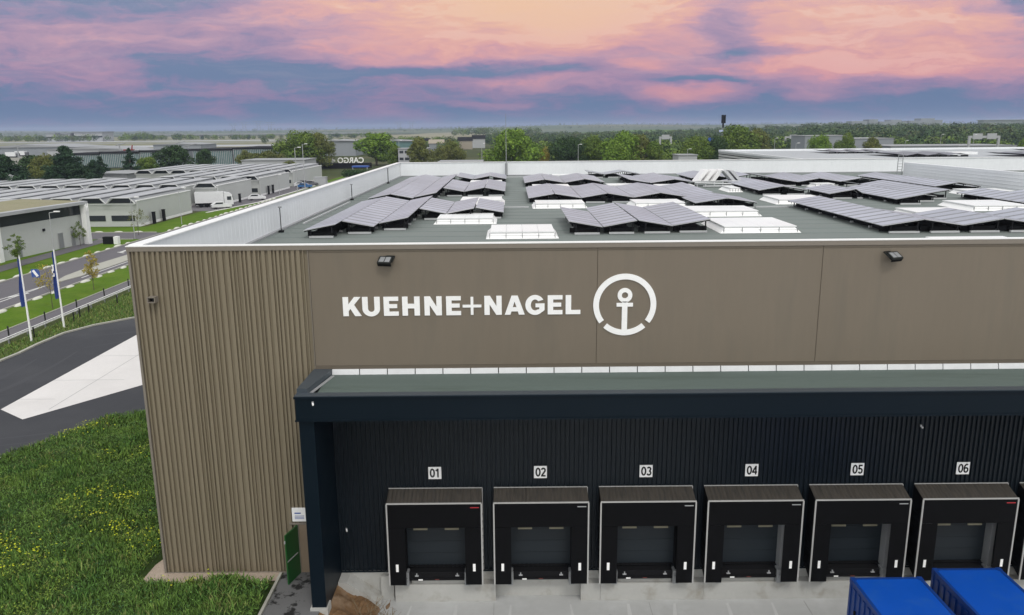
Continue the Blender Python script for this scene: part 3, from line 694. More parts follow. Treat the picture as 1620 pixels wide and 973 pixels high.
m = MB(); m.box(-13.0, -12.72, WY - .36, WY - .05, 11.98, 12.01); m.box(-13.0, -12.97, WY - .36, WY - .05, 12.011, 12.16); m.box(-12.75, -12.72, WY - .36, WY - .05, 12.011, 12.16); m.box(-13.0, -12.72, WY - .36, WY - .05, 12.161, 12.19)
m.build('hood', M['coping_tan'], t); MB().box(-12.96, -12.76, WY - .2, WY - .055, 12.02, 12.15).build('opening', M['rubber'], t)
def camera_dome(x, y, z, label):
    t = thing('security_camera', (x, y, z), label, 'camera', 'security cameras on the navy walls')
    MB().box(x - .03, x + .03, y - .04, y, z + .02, z + .06).build('mount', M['alu'], t)
    MB().tube((x, y - .02, z), (x + .03, y - .12, z - .03), .034, .03, 10).build('camera_body', M['white'], t)
camera_dome(-6.72, 25.19, 9.0, 'small white camera on the left end of the canopy fascia')
camera_dome(-6.45, WY - .06, 2.93, 'small white camera low on the navy wall left of dock 01')
camera_dome(15.25, WY - .06, 6.95, 'white camera high on the navy wall above dock 05')
t = thing('access_sign', (-8.24, WY - .06, 3.3), 'white notice board with small blue lines above the green door', 'notice')
MB().box(-8.50, -7.98, WY - .11, WY - .075, 3.30, 3.86).build('board', M['white'], t)
m = MB(); m.box(-8.40, -8.16, WY - .115, WY - .111, 3.62, 3.67)
for k in range(3): m.box(-8.40, -8.04, WY - .115, WY - .111, 3.52 - k * .055, 3.54 - k * .055)
m.build('printed_lines', M['signblue'], t)
t = thing('side_entrance', (-8.3, WY, G), 'green steel door standing open in the ribbed wall beside the navy column', 'door')
MB().box(-8.28, -7.45, WY - .085, WY - .07, G, 3.16).build('reveal', M['sand'], t)
m = MB(); m.box(-8.62, -7.4, WY - .12, WY - .07, 3.17, 3.24); m.box(-8.34, -8.285, WY - .12, WY - .07, G, 3.168); m.build('door_frame', M['coping_tan'], t)
m = MB(); m.prism([(-8.60, 26.93), (-8.55, 26.92), (-8.30, 27.80), (-8.35, 27.81)], G + .03, 3.16); dl = m.build('door_leaf', M['green'], t)
MB().prism([(-8.549, 26.93), (-8.535, 26.925), (-8.33, 27.62), (-8.344, 27.63)], 2.05, 2.09).build('push_bar', M['alu'], dl)
MB().box(-8.60, -8.56, 26.86, 26.92, 2.85, 2.95).build('closer', M['alu'], dl)

# concrete wing beside the bank
t = MB(); t.prism_y([(-6.74, 0), (-5.2, 0), (-5.15, .14), (-6.4, 1.06), (-6.74, 1.08)], 27.1, WY - .065)
tag(t.build('retaining_wing', M['concrete']), 'sloping concrete wing at the top of the dirt bank by the navy wall', 'retaining wall')

# dry stalks on the bank
def stalks(n, x0, x1, y0, y1, zf, name, label, cat, m, h=(.2, .5)):
    V = []; Fq = []
    for k in range(n):
        x = random.uniform(x0, x1); y = random.uniform(y0, y1); z = zf(x, y); hh = random.uniform(*h); a_ = random.uniform(0, 6.28); le = random.uniform(.1, .5)
        w_ = .012; o = len(V); V += [(x - w_, y, z), (x + w_, y, z), (x + math.cos(a_) * le + w_ / 2, y + math.sin(a_) * le, z + hh), (x + math.cos(a_) * le - w_ / 2, y + math.sin(a_) * le, z + hh)]; Fq.append((o, o + 1, o + 2, o + 3))
    me = mesh_np(name, np.array(V), np.array(Fq), m); o = link(name, me); return tag(o, label, cat, kind='stuff')
def bz(x, y): return max(0, (G - .02) * max(0, 1 - (x + 7) / 2.3 * 1.25))
stalks(420, -5.9, -4.5, 23, 27.0, bz, 'dry_stalks', 'dry brown stalks at the foot of the dirt bank', 'weeds', mat('straw_stalk', (.20, .15, .09), .9), (.05, .3))

# ================================================================ ROOF: solar arrays and skylights
pvproto = {}
def module_mesh(wd, dz_):
    key = (round(wd, 2), round(dz_, 2))
    if key not in pvproto:
        m = MB(); L = 1.05; n = 6; t_ = .035
        m.add([(0, 0, 0), (wd, 0, dz_), (wd, L, dz_), (0, L, 0)], [(0, 1, 2, 3)], 0)
        m.add([(0, 0, 0), (wd, 0, dz_), (wd, 0, dz_ - t_), (0, 0, -t_)], [(0, 3, 2, 1)], 1)
        m.add([(0, L, 0), (wd, L, dz_), (wd, L, dz_ - t_), (0, L, -t_)], [(0, 1, 2, 3)], 1)
        m.add([(0, 0, 0), (0, L, 0), (0, L, -t_), (0, 0, -t_)], [(0, 1, 2, 3)], 1)
        m.add([(wd, 0, dz_), (wd, L, dz_), (wd, L, dz_ - t_), (wd, 0, dz_ - t_)], [(0, 3, 2, 1)], 1)
        m.add([(0, 0, -t_), (wd, 0, dz_ - t_), (wd, L, dz_ - t_), (0, L, -t_)], [(0, 3, 2, 1)], 2)
        me = bpy.data.meshes.new('solar_panel'); me.from_pydata(m.v, [], m.f)
        for x in (M['pv'], M['frame_light'], M['frame_dark']): me.materials.append(x)
        me.polygons.foreach_set('material_index', m.m); pvproto[key] = me
    return pvproto[key]
LO, HI = 12.78, 13.10
def array(label, strips, group='solar arrays on the flat roof'):
    x0 = strips[0][0]; y0 = min(s[3] for s in strips)
    t = thing('solar_array', (x0, y0, RZ), label, 'solar array', group)
    fr = MB(); bars = MB(); npan = 0
    for (xa, xb_, dirn, ya, yb) in strips:
        za, zb = (LO, HI) if dirn > 0 else (HI, LO)
        n = int((yb - ya) / 1.13)
        me = module_mesh(xb_ - xa - .05, zb - za)
        for k in range(n):
            o = bpy.data.objects.new('solar_panel', me); C.objects.link(o); o.parent = t
            o.location = (xa + .02 - x0, ya + k * 1.13 - y0, za - RZ)
        npan += n
        yb2 = ya + n * 1.13
        ny = max(2, int((yb2 - ya) / 2.2))
        for k in range(ny + 1):
            yq = ya + .06 + (yb2 - ya - .2) * k / ny
            w_ = xb_ - xa
            for u, in ((.22,), (.86,)):
                xx = xa + w_ * u; zt = za + (zb - za) * u - .05
                fr.box(xx - .03, xx + .03, yq - .03, yq + .03, RZ + .05, zt)
            xx0, xx1 = xa + w_ * .18, xa + w_ * .9
            MB().box(xx0, xx1, yq - .09, yq + .05, RZ + .02, RZ + .12).build('ballast_rail', M['frame_light'], t)
            fr.add([(xa + .05, yq - .02, za - .10), (xb_ - .05, yq - .02, zb - .10), (xb_ - .05, yq + .02, zb - .10), (xa + .05, yq + .02, za - .10),
                    (xa + .05, yq - .02, za - .045), (xb_ - .05, yq - .02, zb - .045), (xb_ - .05, yq + .02, zb - .045), (xa + .05, yq + .02, za - .045)],
                   [(0, 1, 5, 4), (2, 3, 7, 6), (0, 3, 2, 1), (4, 5, 6, 7), (1, 2, 6, 5), (3, 0, 4, 7)])
        # dark boxes along the strip, standing in for the shade under the panels
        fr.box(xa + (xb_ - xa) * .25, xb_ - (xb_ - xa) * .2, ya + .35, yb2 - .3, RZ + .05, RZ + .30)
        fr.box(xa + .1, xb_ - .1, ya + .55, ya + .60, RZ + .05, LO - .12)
    fr.build('support_frame', M['frame_dark'], t)
    return t
def zig(x0, n, first, y0, y1, w_=1.93, ylist=None):
    out = []
    for k in range(n): out.append((x0 + k * w_, x0 + (k + 1) * w_, first if k % 2 == 0 else -first, (ylist[k] if ylist else y0), y1))
    return out
array('large solar array beside the left white parapet, stepping back on its right', [(-11.0, -9.25, 1, 41.6, 59.6), (-9.25, -7.5, -1, 43.1, 59.6), (-7.5, -5.8, 1, 44.6, 59.6), (-5.75, -4.05, -1, 49.6, 57.8), (-4.05, -2.3, 1, 49.6, 57.8), (-2.25, -.45, -1, 50.0, 57.8)])
array('long solar array behind the left one, running toward the far parapet', [(-11.0, -9.25, 1, 61.0, 87), (-9.25, -7.5, -1, 61.0, 88), (-7.5, -5.8, 1, 62.0, 88)])
array('solar array on the left half, behind the white skylight strip', zig(-5.7, 3, -1, 67, 79, 1.75))
array('farthest solar array on the left half, close to the back parapet', zig(-5.7, 3, -1, 83.5, 91, 1.75))
array('four sloped solar strips nearest the middle of the roof edge', [(3.05, 4.9, -1, 42.0, 50), (4.9, 6.75, 1, 42.1, 53.4), (6.8, 8.7, -1, 42.2, 53.4), (8.7, 10.75, 1, 42.4, 53.4)])
array('seven-strip zigzag solar array behind the central one', zig(1.3, 7, 1, 60, 71.5, 2.0))
array('small tent-shaped solar array right of the central one', [(12.75, 15.0, 1, 55.0, 60.5), (15.0, 17.1, -1, 55.0, 60.5)])
array('solar array in the back centre left of the tall lightning mast line', zig(1.3, 4, 1, 77, 88, 1.95))
array('solar array in the back centre left of the sloping white ducts', [(11.2, 13.2, -1, 76, 87), (13.2, 15.5, 1, 75.5, 87), (15.5, 17.6, -1, 75.5, 84)])
array('solar array just right of the sloping white ducts', [(20.4, 22.4, 1, 65.5, 78), (22.4, 24.4, -1, 65.5, 78)])
array('low solar array between the ducts and the middle right arrays', [(24.6, 26.6, 1, 61.5, 68), (26.7, 27.3, -1, 61.5, 68)])
array('far right solar array in front of the back parapet', zig(25.0, 5, -1, 75, 86, 2.0))
array('middle right solar array with its low edge toward the left', [(27.4, 29.4, 1, 56.5, 67), (29.4, 31.4, -1, 58.5, 72), (31.4, 33.4, 1, 60.5, 72)])
array('solar array in front of the white inner wall', [(36.2, 38.2, 1, 68.0, 84), (38.2, 40.2, -1, 68.0, 84)])
array('solar array cut off by the right edge, above the largest right array', [(34.4, 36.4, 1, 52.5, 62), (36.4, 38.4, -1, 52.5, 62), (38.4, 40.4, 1, 52.5, 62)])
array('largest right solar array, its long left strip reaching deep into the roof', [(19.5, 21.7, 1, 41.4, 57), (21.7, 23.8, -1, 41.4, 48), (23.8, 25.9, 1, 41.4, 48), (25.9, 28.0, -1, 41.4, 48), (28.0, 30.0, 1, 41.4, 48)])
array('solar array in the far back row near the ducts', zig(18.5, 3, 1, 82, 90, 2.0))
array('solar array in the far back row behind the zigzag one', zig(8.6, 3, -1, 90, 93.5, 2.0))

def skylight(x0, x1, y0, y1, label):
    t = thing('skylight', ((x0 + x1) / 2, (y0 + y1) / 2, RZ), label, 'skylight', 'white skylights on the flat roof')
    i = .2; h0, h1 = RZ + .03, RZ + .42
    m = MB(); m.add([(x0 - .12, y0 - .12, RZ + .002), (x1 + .12, y0 - .12, RZ + .002), (x1 + .12, y1 + .12, RZ + .002), (x0 - .12, y1 + .12, RZ + .002),
                     (x0 + i, y0 + i * .4, RZ + .30), (x1 - i, y0 + i * .4, RZ + .30), (x1 - i, y1 - i, RZ + .30), (x0 + i, y1 - i, RZ + .30)],
                    [(0, 1, 5, 4), (1, 2, 6, 5), (2, 3, 7, 6), (3, 0, 4, 7), (4, 5, 6, 7)])
    m.build('kerb', M['white'], t)
    m = MB(); n = 4; W_ = (x1 - x0 - .2) / n
    for k in range(n): m.box(x0 + .1 + k * W_ + .006, x0 + .1 + (k + 1) * W_ - .006, y0 + .02, y1 - .05, RZ + .301, RZ + .36)
    m.build('lid', M['skylid'], t)
    m = MB()
    for k in range(n + 1):
        xx = x0 + .08 + (x1 - x0 - .16) * k / n; m.box(xx - .012, xx + .012, y0 - .10, y0 - .04, RZ + .01, RZ + .30)
    m.box(x0 + .05, x1 - .05, y0 - .02, y0 + .0, RZ + .15, RZ + .165); m.build('bracket', M['metal'], t)
SK = [(-4.55, -1.0, 47.4, 50.3, 'skylight in front of the stepped left solar array'), (-1.2, 2.35, 40.8, 44.0, 'skylight nearest the roof edge, left of the central solar strips'),
      (1.65, 5.35, 56.3, 59.0, 'skylight in front of the zigzag solar array, behind the leftmost central strip'), (11.3, 15.4, 42.2, 46.4, 'skylight right of the central solar strips, nearest the roof edge'),
      (11.5, 15.8, 50.2, 53.6, 'skylight in front of the small tent-shaped solar array'), (8.7, 12.4, 56.0, 59.0, 'skylight directly behind the central solar strips'),
      (19.4, 23.3, 57.8, 61.6, 'skylight behind the deep left strip of the largest right array'), (19.7, 23.6, 33.8, 37.6, 'skylight cut by the roof edge at the far right'),
      (24.7, 28.5, 48.4, 51.2, 'skylight right behind the largest right solar array'), (30.3, 34.2, 52.0, 56.0, 'skylight in front of the middle right solar array'),
      (36.6, 40.3, 63.2, 66.2, 'skylight in front of the array by the white inner wall'), (-3.9, -.6, 59.4, 62.6, 'skylight strip between the two left half solar arrays'),
      (4.7, 8.2, 31.4, 35.2, 'skylight edge just showing over the roof edge near the middle'), (1.9, 5.5, 73.0, 75.8, 'skylight behind the left end of the zigzag array'),
      (8.9, 12.6, 73.6, 76.0, 'skylight behind the middle of the zigzag array'), (13.2, 16.8, 72.4, 74.6, 'skylight behind the right end of the zigzag array'),
      (-4.2, -.8, 80.2, 82.6, 'skylight between the two rear arrays of the left half'), (18.9, 20.0, 69, 72, 'small skylight beside the sloping white ducts'), (27.8, 29.8, 73.0, 74.6, 'narrow skylight in front of the far right solar array'),
      (4.6, 8.4, 90.4, 92.6, 'skylight close to the back parapet in the centre')]
for s in SK: skylight(*s)

# sloping ducts (a row of slanted white tubes on a frame)
t = thing('sloping_ducts', (18, 74, RZ), 'group of sloping white ribbed ducts on the roof at the back centre', 'roof ducts')
for k in range(3):
    m = MB(); x = 17.6 + k * .7
    m.prism_y([(x, RZ + .45), (x + .42, RZ + .45), (x + 1.25, RZ + 1.55), (x + .83, RZ + 1.55)], 76, 77.6); m.build('duct', M['white'], t)
for k in range(2):
    m = MB(); x = 20.0 + k * .6; m.prism_y([(x, RZ + 1.5), (x + .35, RZ + 1.5), (x + 1.4, RZ + .35), (x + 1.05, RZ + .35)], 75.2, 76.8); m.build('duct', M['frame_light'], t)
m = MB()
for xx in np.arange(17.4, 21.6, .8): m.box(xx, xx + .08, 74.6, 74.7, RZ, RZ + .5)
m.tube((17.2, 74.6, RZ + .45), (21.8, 73.6, RZ + .3), .07); m.tube((17.2, 75.6, RZ + .5), (21.8, 74.8, RZ + .55), .06); m.tube((18, 74.6, RZ + .1), (20.5, 73.2, RZ + .2), .08)
m.build('duct_frame', M['frame_light'], t)
# lightning rods
def rod(x, y, h, label, r=.025):
    t = thing('lightning_rod', (x, y, RZ), label, 'lightning rod', 'rods standing along the left parapet' if x < -10 else None)
    MB().box(x - .12, x + .12, y - .12, y + .12, RZ + .001, RZ + .12).build('base', M['frame_dark'], t)
    if h > 3:
        MB().tube((x, y, RZ + .12), (x, y, RZ + 1.5), .16).build('lower_sleeve', M['metal'], t)
        MB().tube((x, y, RZ + 1.5), (x, y, RZ + h), .045, .02).build('mast', M['metal'], t)
    else:
        MB().tube((x, y, RZ + .12), (x, y, RZ + h), r).build('mast', M['frame_dark'], t)
        MB().box(x - .1, x + .1, y - .04, y + .04, RZ + h - .08, RZ + h).build('head', M['metal'], t)
rod(-12.9, 44.2, 1.45, 'short rod by the left parapet, nearest the roof edge')
rod(-12.9, 64.5, 1.3, 'short rod by the left parapet, second from the roof edge', .03)
rod(-12.9, 84, 1.6, 'short rod by the left parapet, nearest the back corner', .04)
rod(-.53, 95.2, 7.2, 'tall thin lightning mast at the back parapet')
t = thing('roof_ladder', (41.3, 85.6, RZ), 'pale cage ladder at the far end of the white inner wall', 'ladder')
m = MB()
for xx in (41.2, 41.7): m.tube((xx, 85.3, RZ), (xx, 85.3, RZ + 2.6), .04)
for zq in np.arange(.3, 2.5, .3): m.tube((41.2, 85.3, RZ + zq), (41.7, 85.3, RZ + zq), .02)
m.build('rails', M['metal'], t)
def tray(pts, label):
    m = MB()
    for p, q in zip(pts[:-1], pts[1:]): m.box(min(p[0], q[0]) - .06, max(p[0], q[0]) + .06, min(p[1], q[1]) - .06, max(p[1], q[1]) + .06, RZ + .003, RZ + .10)
    return tag(m.build('cable_tray', M['frame_light']), label, 'cable tray', 'cable trays across the roof')
tray([(-.4, 57.0), (1.2, 57.0)], 'short cable tray linking the left and the zigzag solar arrays')
tray([(11.0, 55.2), (12.6, 55.2), (12.6, 55.0)], 'cable tray between the central strips and the tent-shaped array')
tray([(17.2, 55.6), (19.6, 55.6)], 'cable tray from the tent-shaped array toward the right arrays')
tray([(-.8, 92.6), (8, 92.6)], 'long cable tray in front of the back parapet')
tray([(-12.6, 48), (-12.6, 62)], 'cable tray running along the foot of the left parapet')
tray([(31, 49.5), (36, 49.5)], 'cable tray right of the largest right array')

# ================================================================ CONTAINERS
def container(x0, x1, yb, zt, label, L=7.4):
    t = thing('blue_container', ((x0 + x1) / 2, yb, 0), label, 'container', 'blue containers parked at the docks')
    y0 = yb - L; z0 = 1.15
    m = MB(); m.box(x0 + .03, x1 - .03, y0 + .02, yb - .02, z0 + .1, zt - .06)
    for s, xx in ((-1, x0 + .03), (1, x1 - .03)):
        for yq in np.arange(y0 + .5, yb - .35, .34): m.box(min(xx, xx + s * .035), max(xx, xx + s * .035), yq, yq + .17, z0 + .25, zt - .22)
    m.build('body', M['blue_shaded'], t)
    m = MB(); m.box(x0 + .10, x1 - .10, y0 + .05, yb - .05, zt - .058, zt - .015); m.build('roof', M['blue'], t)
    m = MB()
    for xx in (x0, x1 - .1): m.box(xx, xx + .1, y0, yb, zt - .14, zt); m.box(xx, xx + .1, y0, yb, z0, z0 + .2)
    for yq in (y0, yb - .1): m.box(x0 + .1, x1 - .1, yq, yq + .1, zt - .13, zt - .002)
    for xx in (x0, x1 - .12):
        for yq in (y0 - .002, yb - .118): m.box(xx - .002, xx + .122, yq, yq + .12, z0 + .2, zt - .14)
    m.build('frame', M['blue_shaded'], t)
    for xx in (x0 - .01, x1 - .15):
        for yq in (y0 - .01, yb - .15): MB().box(xx, xx + .16, yq, yq + .16, zt - .15, zt + .012).build('corner_casting', M['blue_shaded'], t)
    m = MB()
    for k in range(2):
        for s in (.35, .75): 
            xx = x0 + (x1 - x0) / 2 * k + (x1 - x0) / 2 * s; m.tube((xx, yb + .01, z0 + .2), (xx, yb + .01, zt - .2), .02)
    m.build('door_rods', M['alu'], t)
    m = MB(); m.box(x0 + .5, x1 - .5, y0 + .1, yb - .1, .75, z0 - .003); m.build('chassis', M['rubber'], t)
    for yq in (yb - 1.6, yb - 2.9):
        for xx in (x0 + .05, x1 - .33): MB().tube((xx, yq, .5), (xx + .28, yq, .5), .5, n=20).build('wheel', M['rubber'], t)
    MB().box(x0 - .05, x0 + .0, yb - .62, yb - .54, zt - 1.0, zt - .86).build('side_lamp', M['rubber'], t)
container(11.0, 13.32, 23.25, 3.5, 'left blue container with a ribbed side, parked in front of dock 05')
container(13.95, 16.2, 23.75, 3.5, 'right blue container, parked in front of dock 06')
t = MB(); t.prism_x([(26.9, 0), (27.1, 0), (27.38, 1.1), (27.2, 1.1)], 18.3, 18.75); t.prism_x([(26.6, 0), (26.75, 0), (27.1, .9), (26.95, .9)], 18.78, 19.0)
tag(t.build('timber_plank', M['wood']), 'bare yellow timber leaning under dock 06 behind the right container', 'timber')
t = thing('yard_drain', (9.05, 24.4, 0), 'small rusty drain cover on the concrete yard left of the containers', 'drain cover')
MB().box(8.98, 9.14, 24.35, 24.43, .002, .02).build('cover', M['dirt'], t)

# ================================================================ LEFT SIDE: flags, posts, rail, trees
def flagpole(x, y, h, side, label, marks):
    t = thing('flagpole', (x, y, G), label, 'flagpole', 'flagpoles by the driveway')
    MB().tube((x, y, G), (x, y, G + h), .09, .045, 12).build('pole', M['white'], t)
    MB().tube((x, y, G + h), (x, y, G + h + .12), .06, .02, 10).build('finial', M['alu'], t)
    n = 26; V = []; Fs = []; zt = G + h - .15; zb = G + h - (4.3 if marks else 4.1)
    for k in range(n + 1):
        z = zt + (zb - zt) * k / n
        for jx in range(7):
            u = jx / 6; ww = (.10 + .25 * (k / n) ** .7)
            V.append((x + side * (.06 + ww * u), y + .09 * math.sin(u * 7 + k * .21) * (.3 + u), z - .10 * u))
    for k in range(n):
        for jx in range(6): q = k * 7 + jx; Fs.append((q, q + 1, q + 8, q + 7))
    m = MB(); m.add(V, Fs); fo = m.build('flag', M['flag'], t)
    sol = fo.modifiers.new('thickness', 'SOLIDIFY'); sol.thickness = .012
    if marks:
        mm = MB(); yq = y - .16
        zc = zt - 1.25
        mm.box(x - .30, x - .10, yq, yq + .01, zc, zc + .09); mm.box(x - .22, x - .12, yq, yq + .01, zc - .45, zc + .0); mm.box(x - .30, x - .23, yq, yq + .01, zc - .62, zc - .3); mm.box(x - .30, x - .12, yq, yq + .01, zc - .95, zc - .86); mm.box(x - .2, x - .12, yq, yq + .01, zc - .86, zc - .66)
        mm.build('white_marks', M['white'], fo)
flagpole(-39.7, 63.1, 7.1, -1, 'white flagpole with a plain limp blue flag, nearer the left edge', False)
flagpole(-39.6, 67.8, 6.95, -1, 'white flagpole whose limp blue flag shows white marks', True)
# guard rail
t = thing('guard_rail', (-41.0, 60, G), 'low white guard rail between the footpath and the verge', 'guard rail')
m = MB(); m.box(-41.06, -40.98, 30, 120, G + .42, G + .52); m.box(-41.06, -40.98, 30, 120, G + .60, G + .66); m.build('rail', M['white'], t)
for k in range(24):
    yq = 52 + k * 2.6
    if k < 24: MB().box(-41.2, -41.08, yq, yq + .1, G, G + .62).build('rail_post', M['metal'], t)
def post0(x, y, h, label, group):
    t = tag(MB().tube((0, 0, 0), (0, 0, h), .06, n=8).tube((0, 0, h), (0, 0, h + .04), .075, .05, 8).build('bollard', M['post'], None, (x, y, G)), label, 'bollard', group)
    return t
b0 = post0(-41.6, 58.0, 1.25, 'slim black bollard in the row between footpath and guard rail', 'black bollards along the footpath')
for k in range(1, 9):
    o = b0.copy(); C.objects.link(o); o.location = (-41.6, 58.0 + k * 5.25, G)
    o['label'] = 'slim black bollard in the row between footpath and guard rail'
b1 = post0(-39.9, 70.0, .85, 'short dark post in the rough verge below the guard rail', 'short posts in the verge')
for k, (xx, yq) in enumerate([(-40.2, 71.6), (-40.2, 73.2), (-39.6, 77.5), (-39.4, 83), (-40.3, 64.5)]):
    o = b1.copy(); C.objects.link(o); o.location = (xx, yq, G); o['label'] = 'short dark post in the rough verge below the guard rail'
# boulders along the road
def boulder_mesh():
    n = 10; V = []; Fs = []
    rings_ = 5
    for r_ in range(rings_):
        ph = (math.pi / 2) * r_ / (rings_ - 1)
        for i in range(n):
            th = 2 * math.pi * i / n; k = random.uniform(.9, 1.1)
            V.append((.34 * math.cos(th) * math.cos(ph) * k, .85 * math.sin(th) * math.cos(ph) * k, .24 * math.sin(ph) - .03))
    for r_ in range(rings_ - 1):
        for i in range(n): a_ = r_ * n + i; b_ = r_ * n + (i + 1) % n; Fs.append((a_, b_, b_ + n, a_ + n))
    m = MB(); m.add(V, Fs); me = bpy.data.meshes.new('boulder'); me.from_pydata(m.v, [], m.f); me.materials.append(M['boulder'])
    for p in me.polygons: p.use_smooth = True
    return me
bm_ = boulder_mesh()
for x, y0, y1, lab, grp in ((-49.2, 71, 121, 'pale boulder in the row on the near edge of the road', 'boulders on the near edge of the road'),
                            (-59.2, 84, 200, 'pale boulder in the row on the far edge of the road', 'boulders on the far edge of the road')):
    for yq in np.arange(y0, y1, 3.1):
        if x < -55 and 124 < yq < 136: continue
        o = bpy.data.objects.new('boulder', bm_); C.objects.link(o); o.location = (x + random.uniform(-.1, .1), yq, G); s = random.uniform(.8, 1.15); o.scale = (s, s, s); o.rotation_euler = (0, 0, random.uniform(-.15, .15))
        tag(o, lab, 'boulder', grp)
for k, xx in enumerate(np.arange(-108, -61, 3.4)):
    o = bpy.data.objects.new('boulder', bm_); C.objects.link(o); o.location = (xx, 134.9, G); o.rotation_euler = (0, 0, math.pi / 2)
    tag(o, 'pale boulder in the row across the side road in front of the sheds', 'boulder', 'boulders along the side road')
def lamp(x, y, h, label, arm=1.0, ax=1, r=.07):
    t = thing('street_lamp', (x, y, G), label, 'street lamp', 'street lamps')
    MB().tube((x, y, G), (x, y, G + h), r, r * .6, 8).build('pole', M['alu'], t)
    m = MB(); m.tube((x, y, G + h), (x + ax * arm, y, G + h + .15), .04)
    m.build('arm', M['alu'], t)
    m = MB(); m.box(x + ax * arm - .35, x + ax * arm + .35, y - .12, y + .12, G + h + .10, G + h + .24); m.build('lamp_head', M['white'], t)
lamp(-58.9, 101, 6.8, 'tall lamp post in front of the curved building')
lamp(-60.4, 126.2, 6.5, 'lamp post at the corner of the side road')
lamp(-60.9, 146, 6.5, 'lamp post beside the parked lorry')
lamp(-46.5, 173.6, 13.0, 'tall lamp post right of the broad mid-green tree', r=.12)
lamp(-55.5, 215, 13.0, 'tall lamp post in front of the broad mid-green tree', r=.13)
lamp(-62.2, 214, 5.0, 'short lamp post beside the third shed', .5)
# road sign (white/blue) on the island tip
t = thing('traffic_sign', (-53.2, 87, G), 'small blue and white traffic sign at the tip of the island', 'traffic sign')
MB().tube((-53.2, 87.1, G), (-53.2, 87.1, G + 1.9), .04).build('pole', M['metal'], t)
MB().box(-53.65, -52.75, 87.0, 87.05, G + 1.0, G + 1.95).build('plate', M['signblue'], t)
MB().prism_y([(-53.55, G + 1.75), (-53.3, G + 1.9), (-52.85, G + 1.2), (-53.1, G + 1.05)], 86.98, 86.995).build('arrow', M['white'], t)

# ---------------------------------------------------------------- trees
def leaf_cloud(centers, radii, n, size, squash=.8, seed=0, shell=.55):
    r = np.random.default_rng(seed); wts = np.array(radii) ** 2; wts = wts / wts.sum()
    idx = r.choice(len(centers), n, p=wts); c = np.array(centers)[idx]; rad = np.array(radii)[idx]
    d = r.normal(size=(n, 3)); d /= np.linalg.norm(d, axis=1)[:, None]
    rr = rad * (shell + (1 - shell) * r.random(n) ** .6) * r.uniform(.85, 1.12, n)
    P = c + d * rr[:, None] * np.array([1, 1, squash])
    u = r.normal(size=(n, 3)); u /= np.linalg.norm(u, axis=1)[:, None]
    nn = d * .7 + r.normal(size=(n, 3)) * .5; v = np.cross(nn, u); v /= np.linalg.norm(v, axis=1)[:, None] + 1e-9
    u = np.cross(v, nn); u /= np.linalg.norm(u, axis=1)[:, None] + 1e-9
    s = size * r.uniform(.6, 1.3, n)[:, None]
    V = np.stack([P - u * s - v * s * .6, P + u * s - v * s * .5, P + u * s * .7 + v * s * .7, P - u * s * .8 + v * s * .6], 1).reshape(-1, 3)
    return V, np.arange(4 * n).reshape(-1, 4)
def crown_centers(h, w_, seed, n=26, low=.32):
    r = np.random.default_rng(seed); cs, rs = [], []
    for k in range(n):
        t = r.random(); z = h * (low + (1 - low) * t * .92); prof = math.sin(math.pi * min(1, .18 + t * .80)) ** .6
        a_ = r.uniform(0, 6.283); q = w_ / 2 * prof * r.uniform(.35, .82)
        cs.append((q * math.cos(a_), q * math.sin(a_), z)); rs.append(w_ * r.uniform(.13, .22))
    cs.append((0, 0, h * .62)); rs.append(w_ * .3)
    return cs, rs
protos = {}
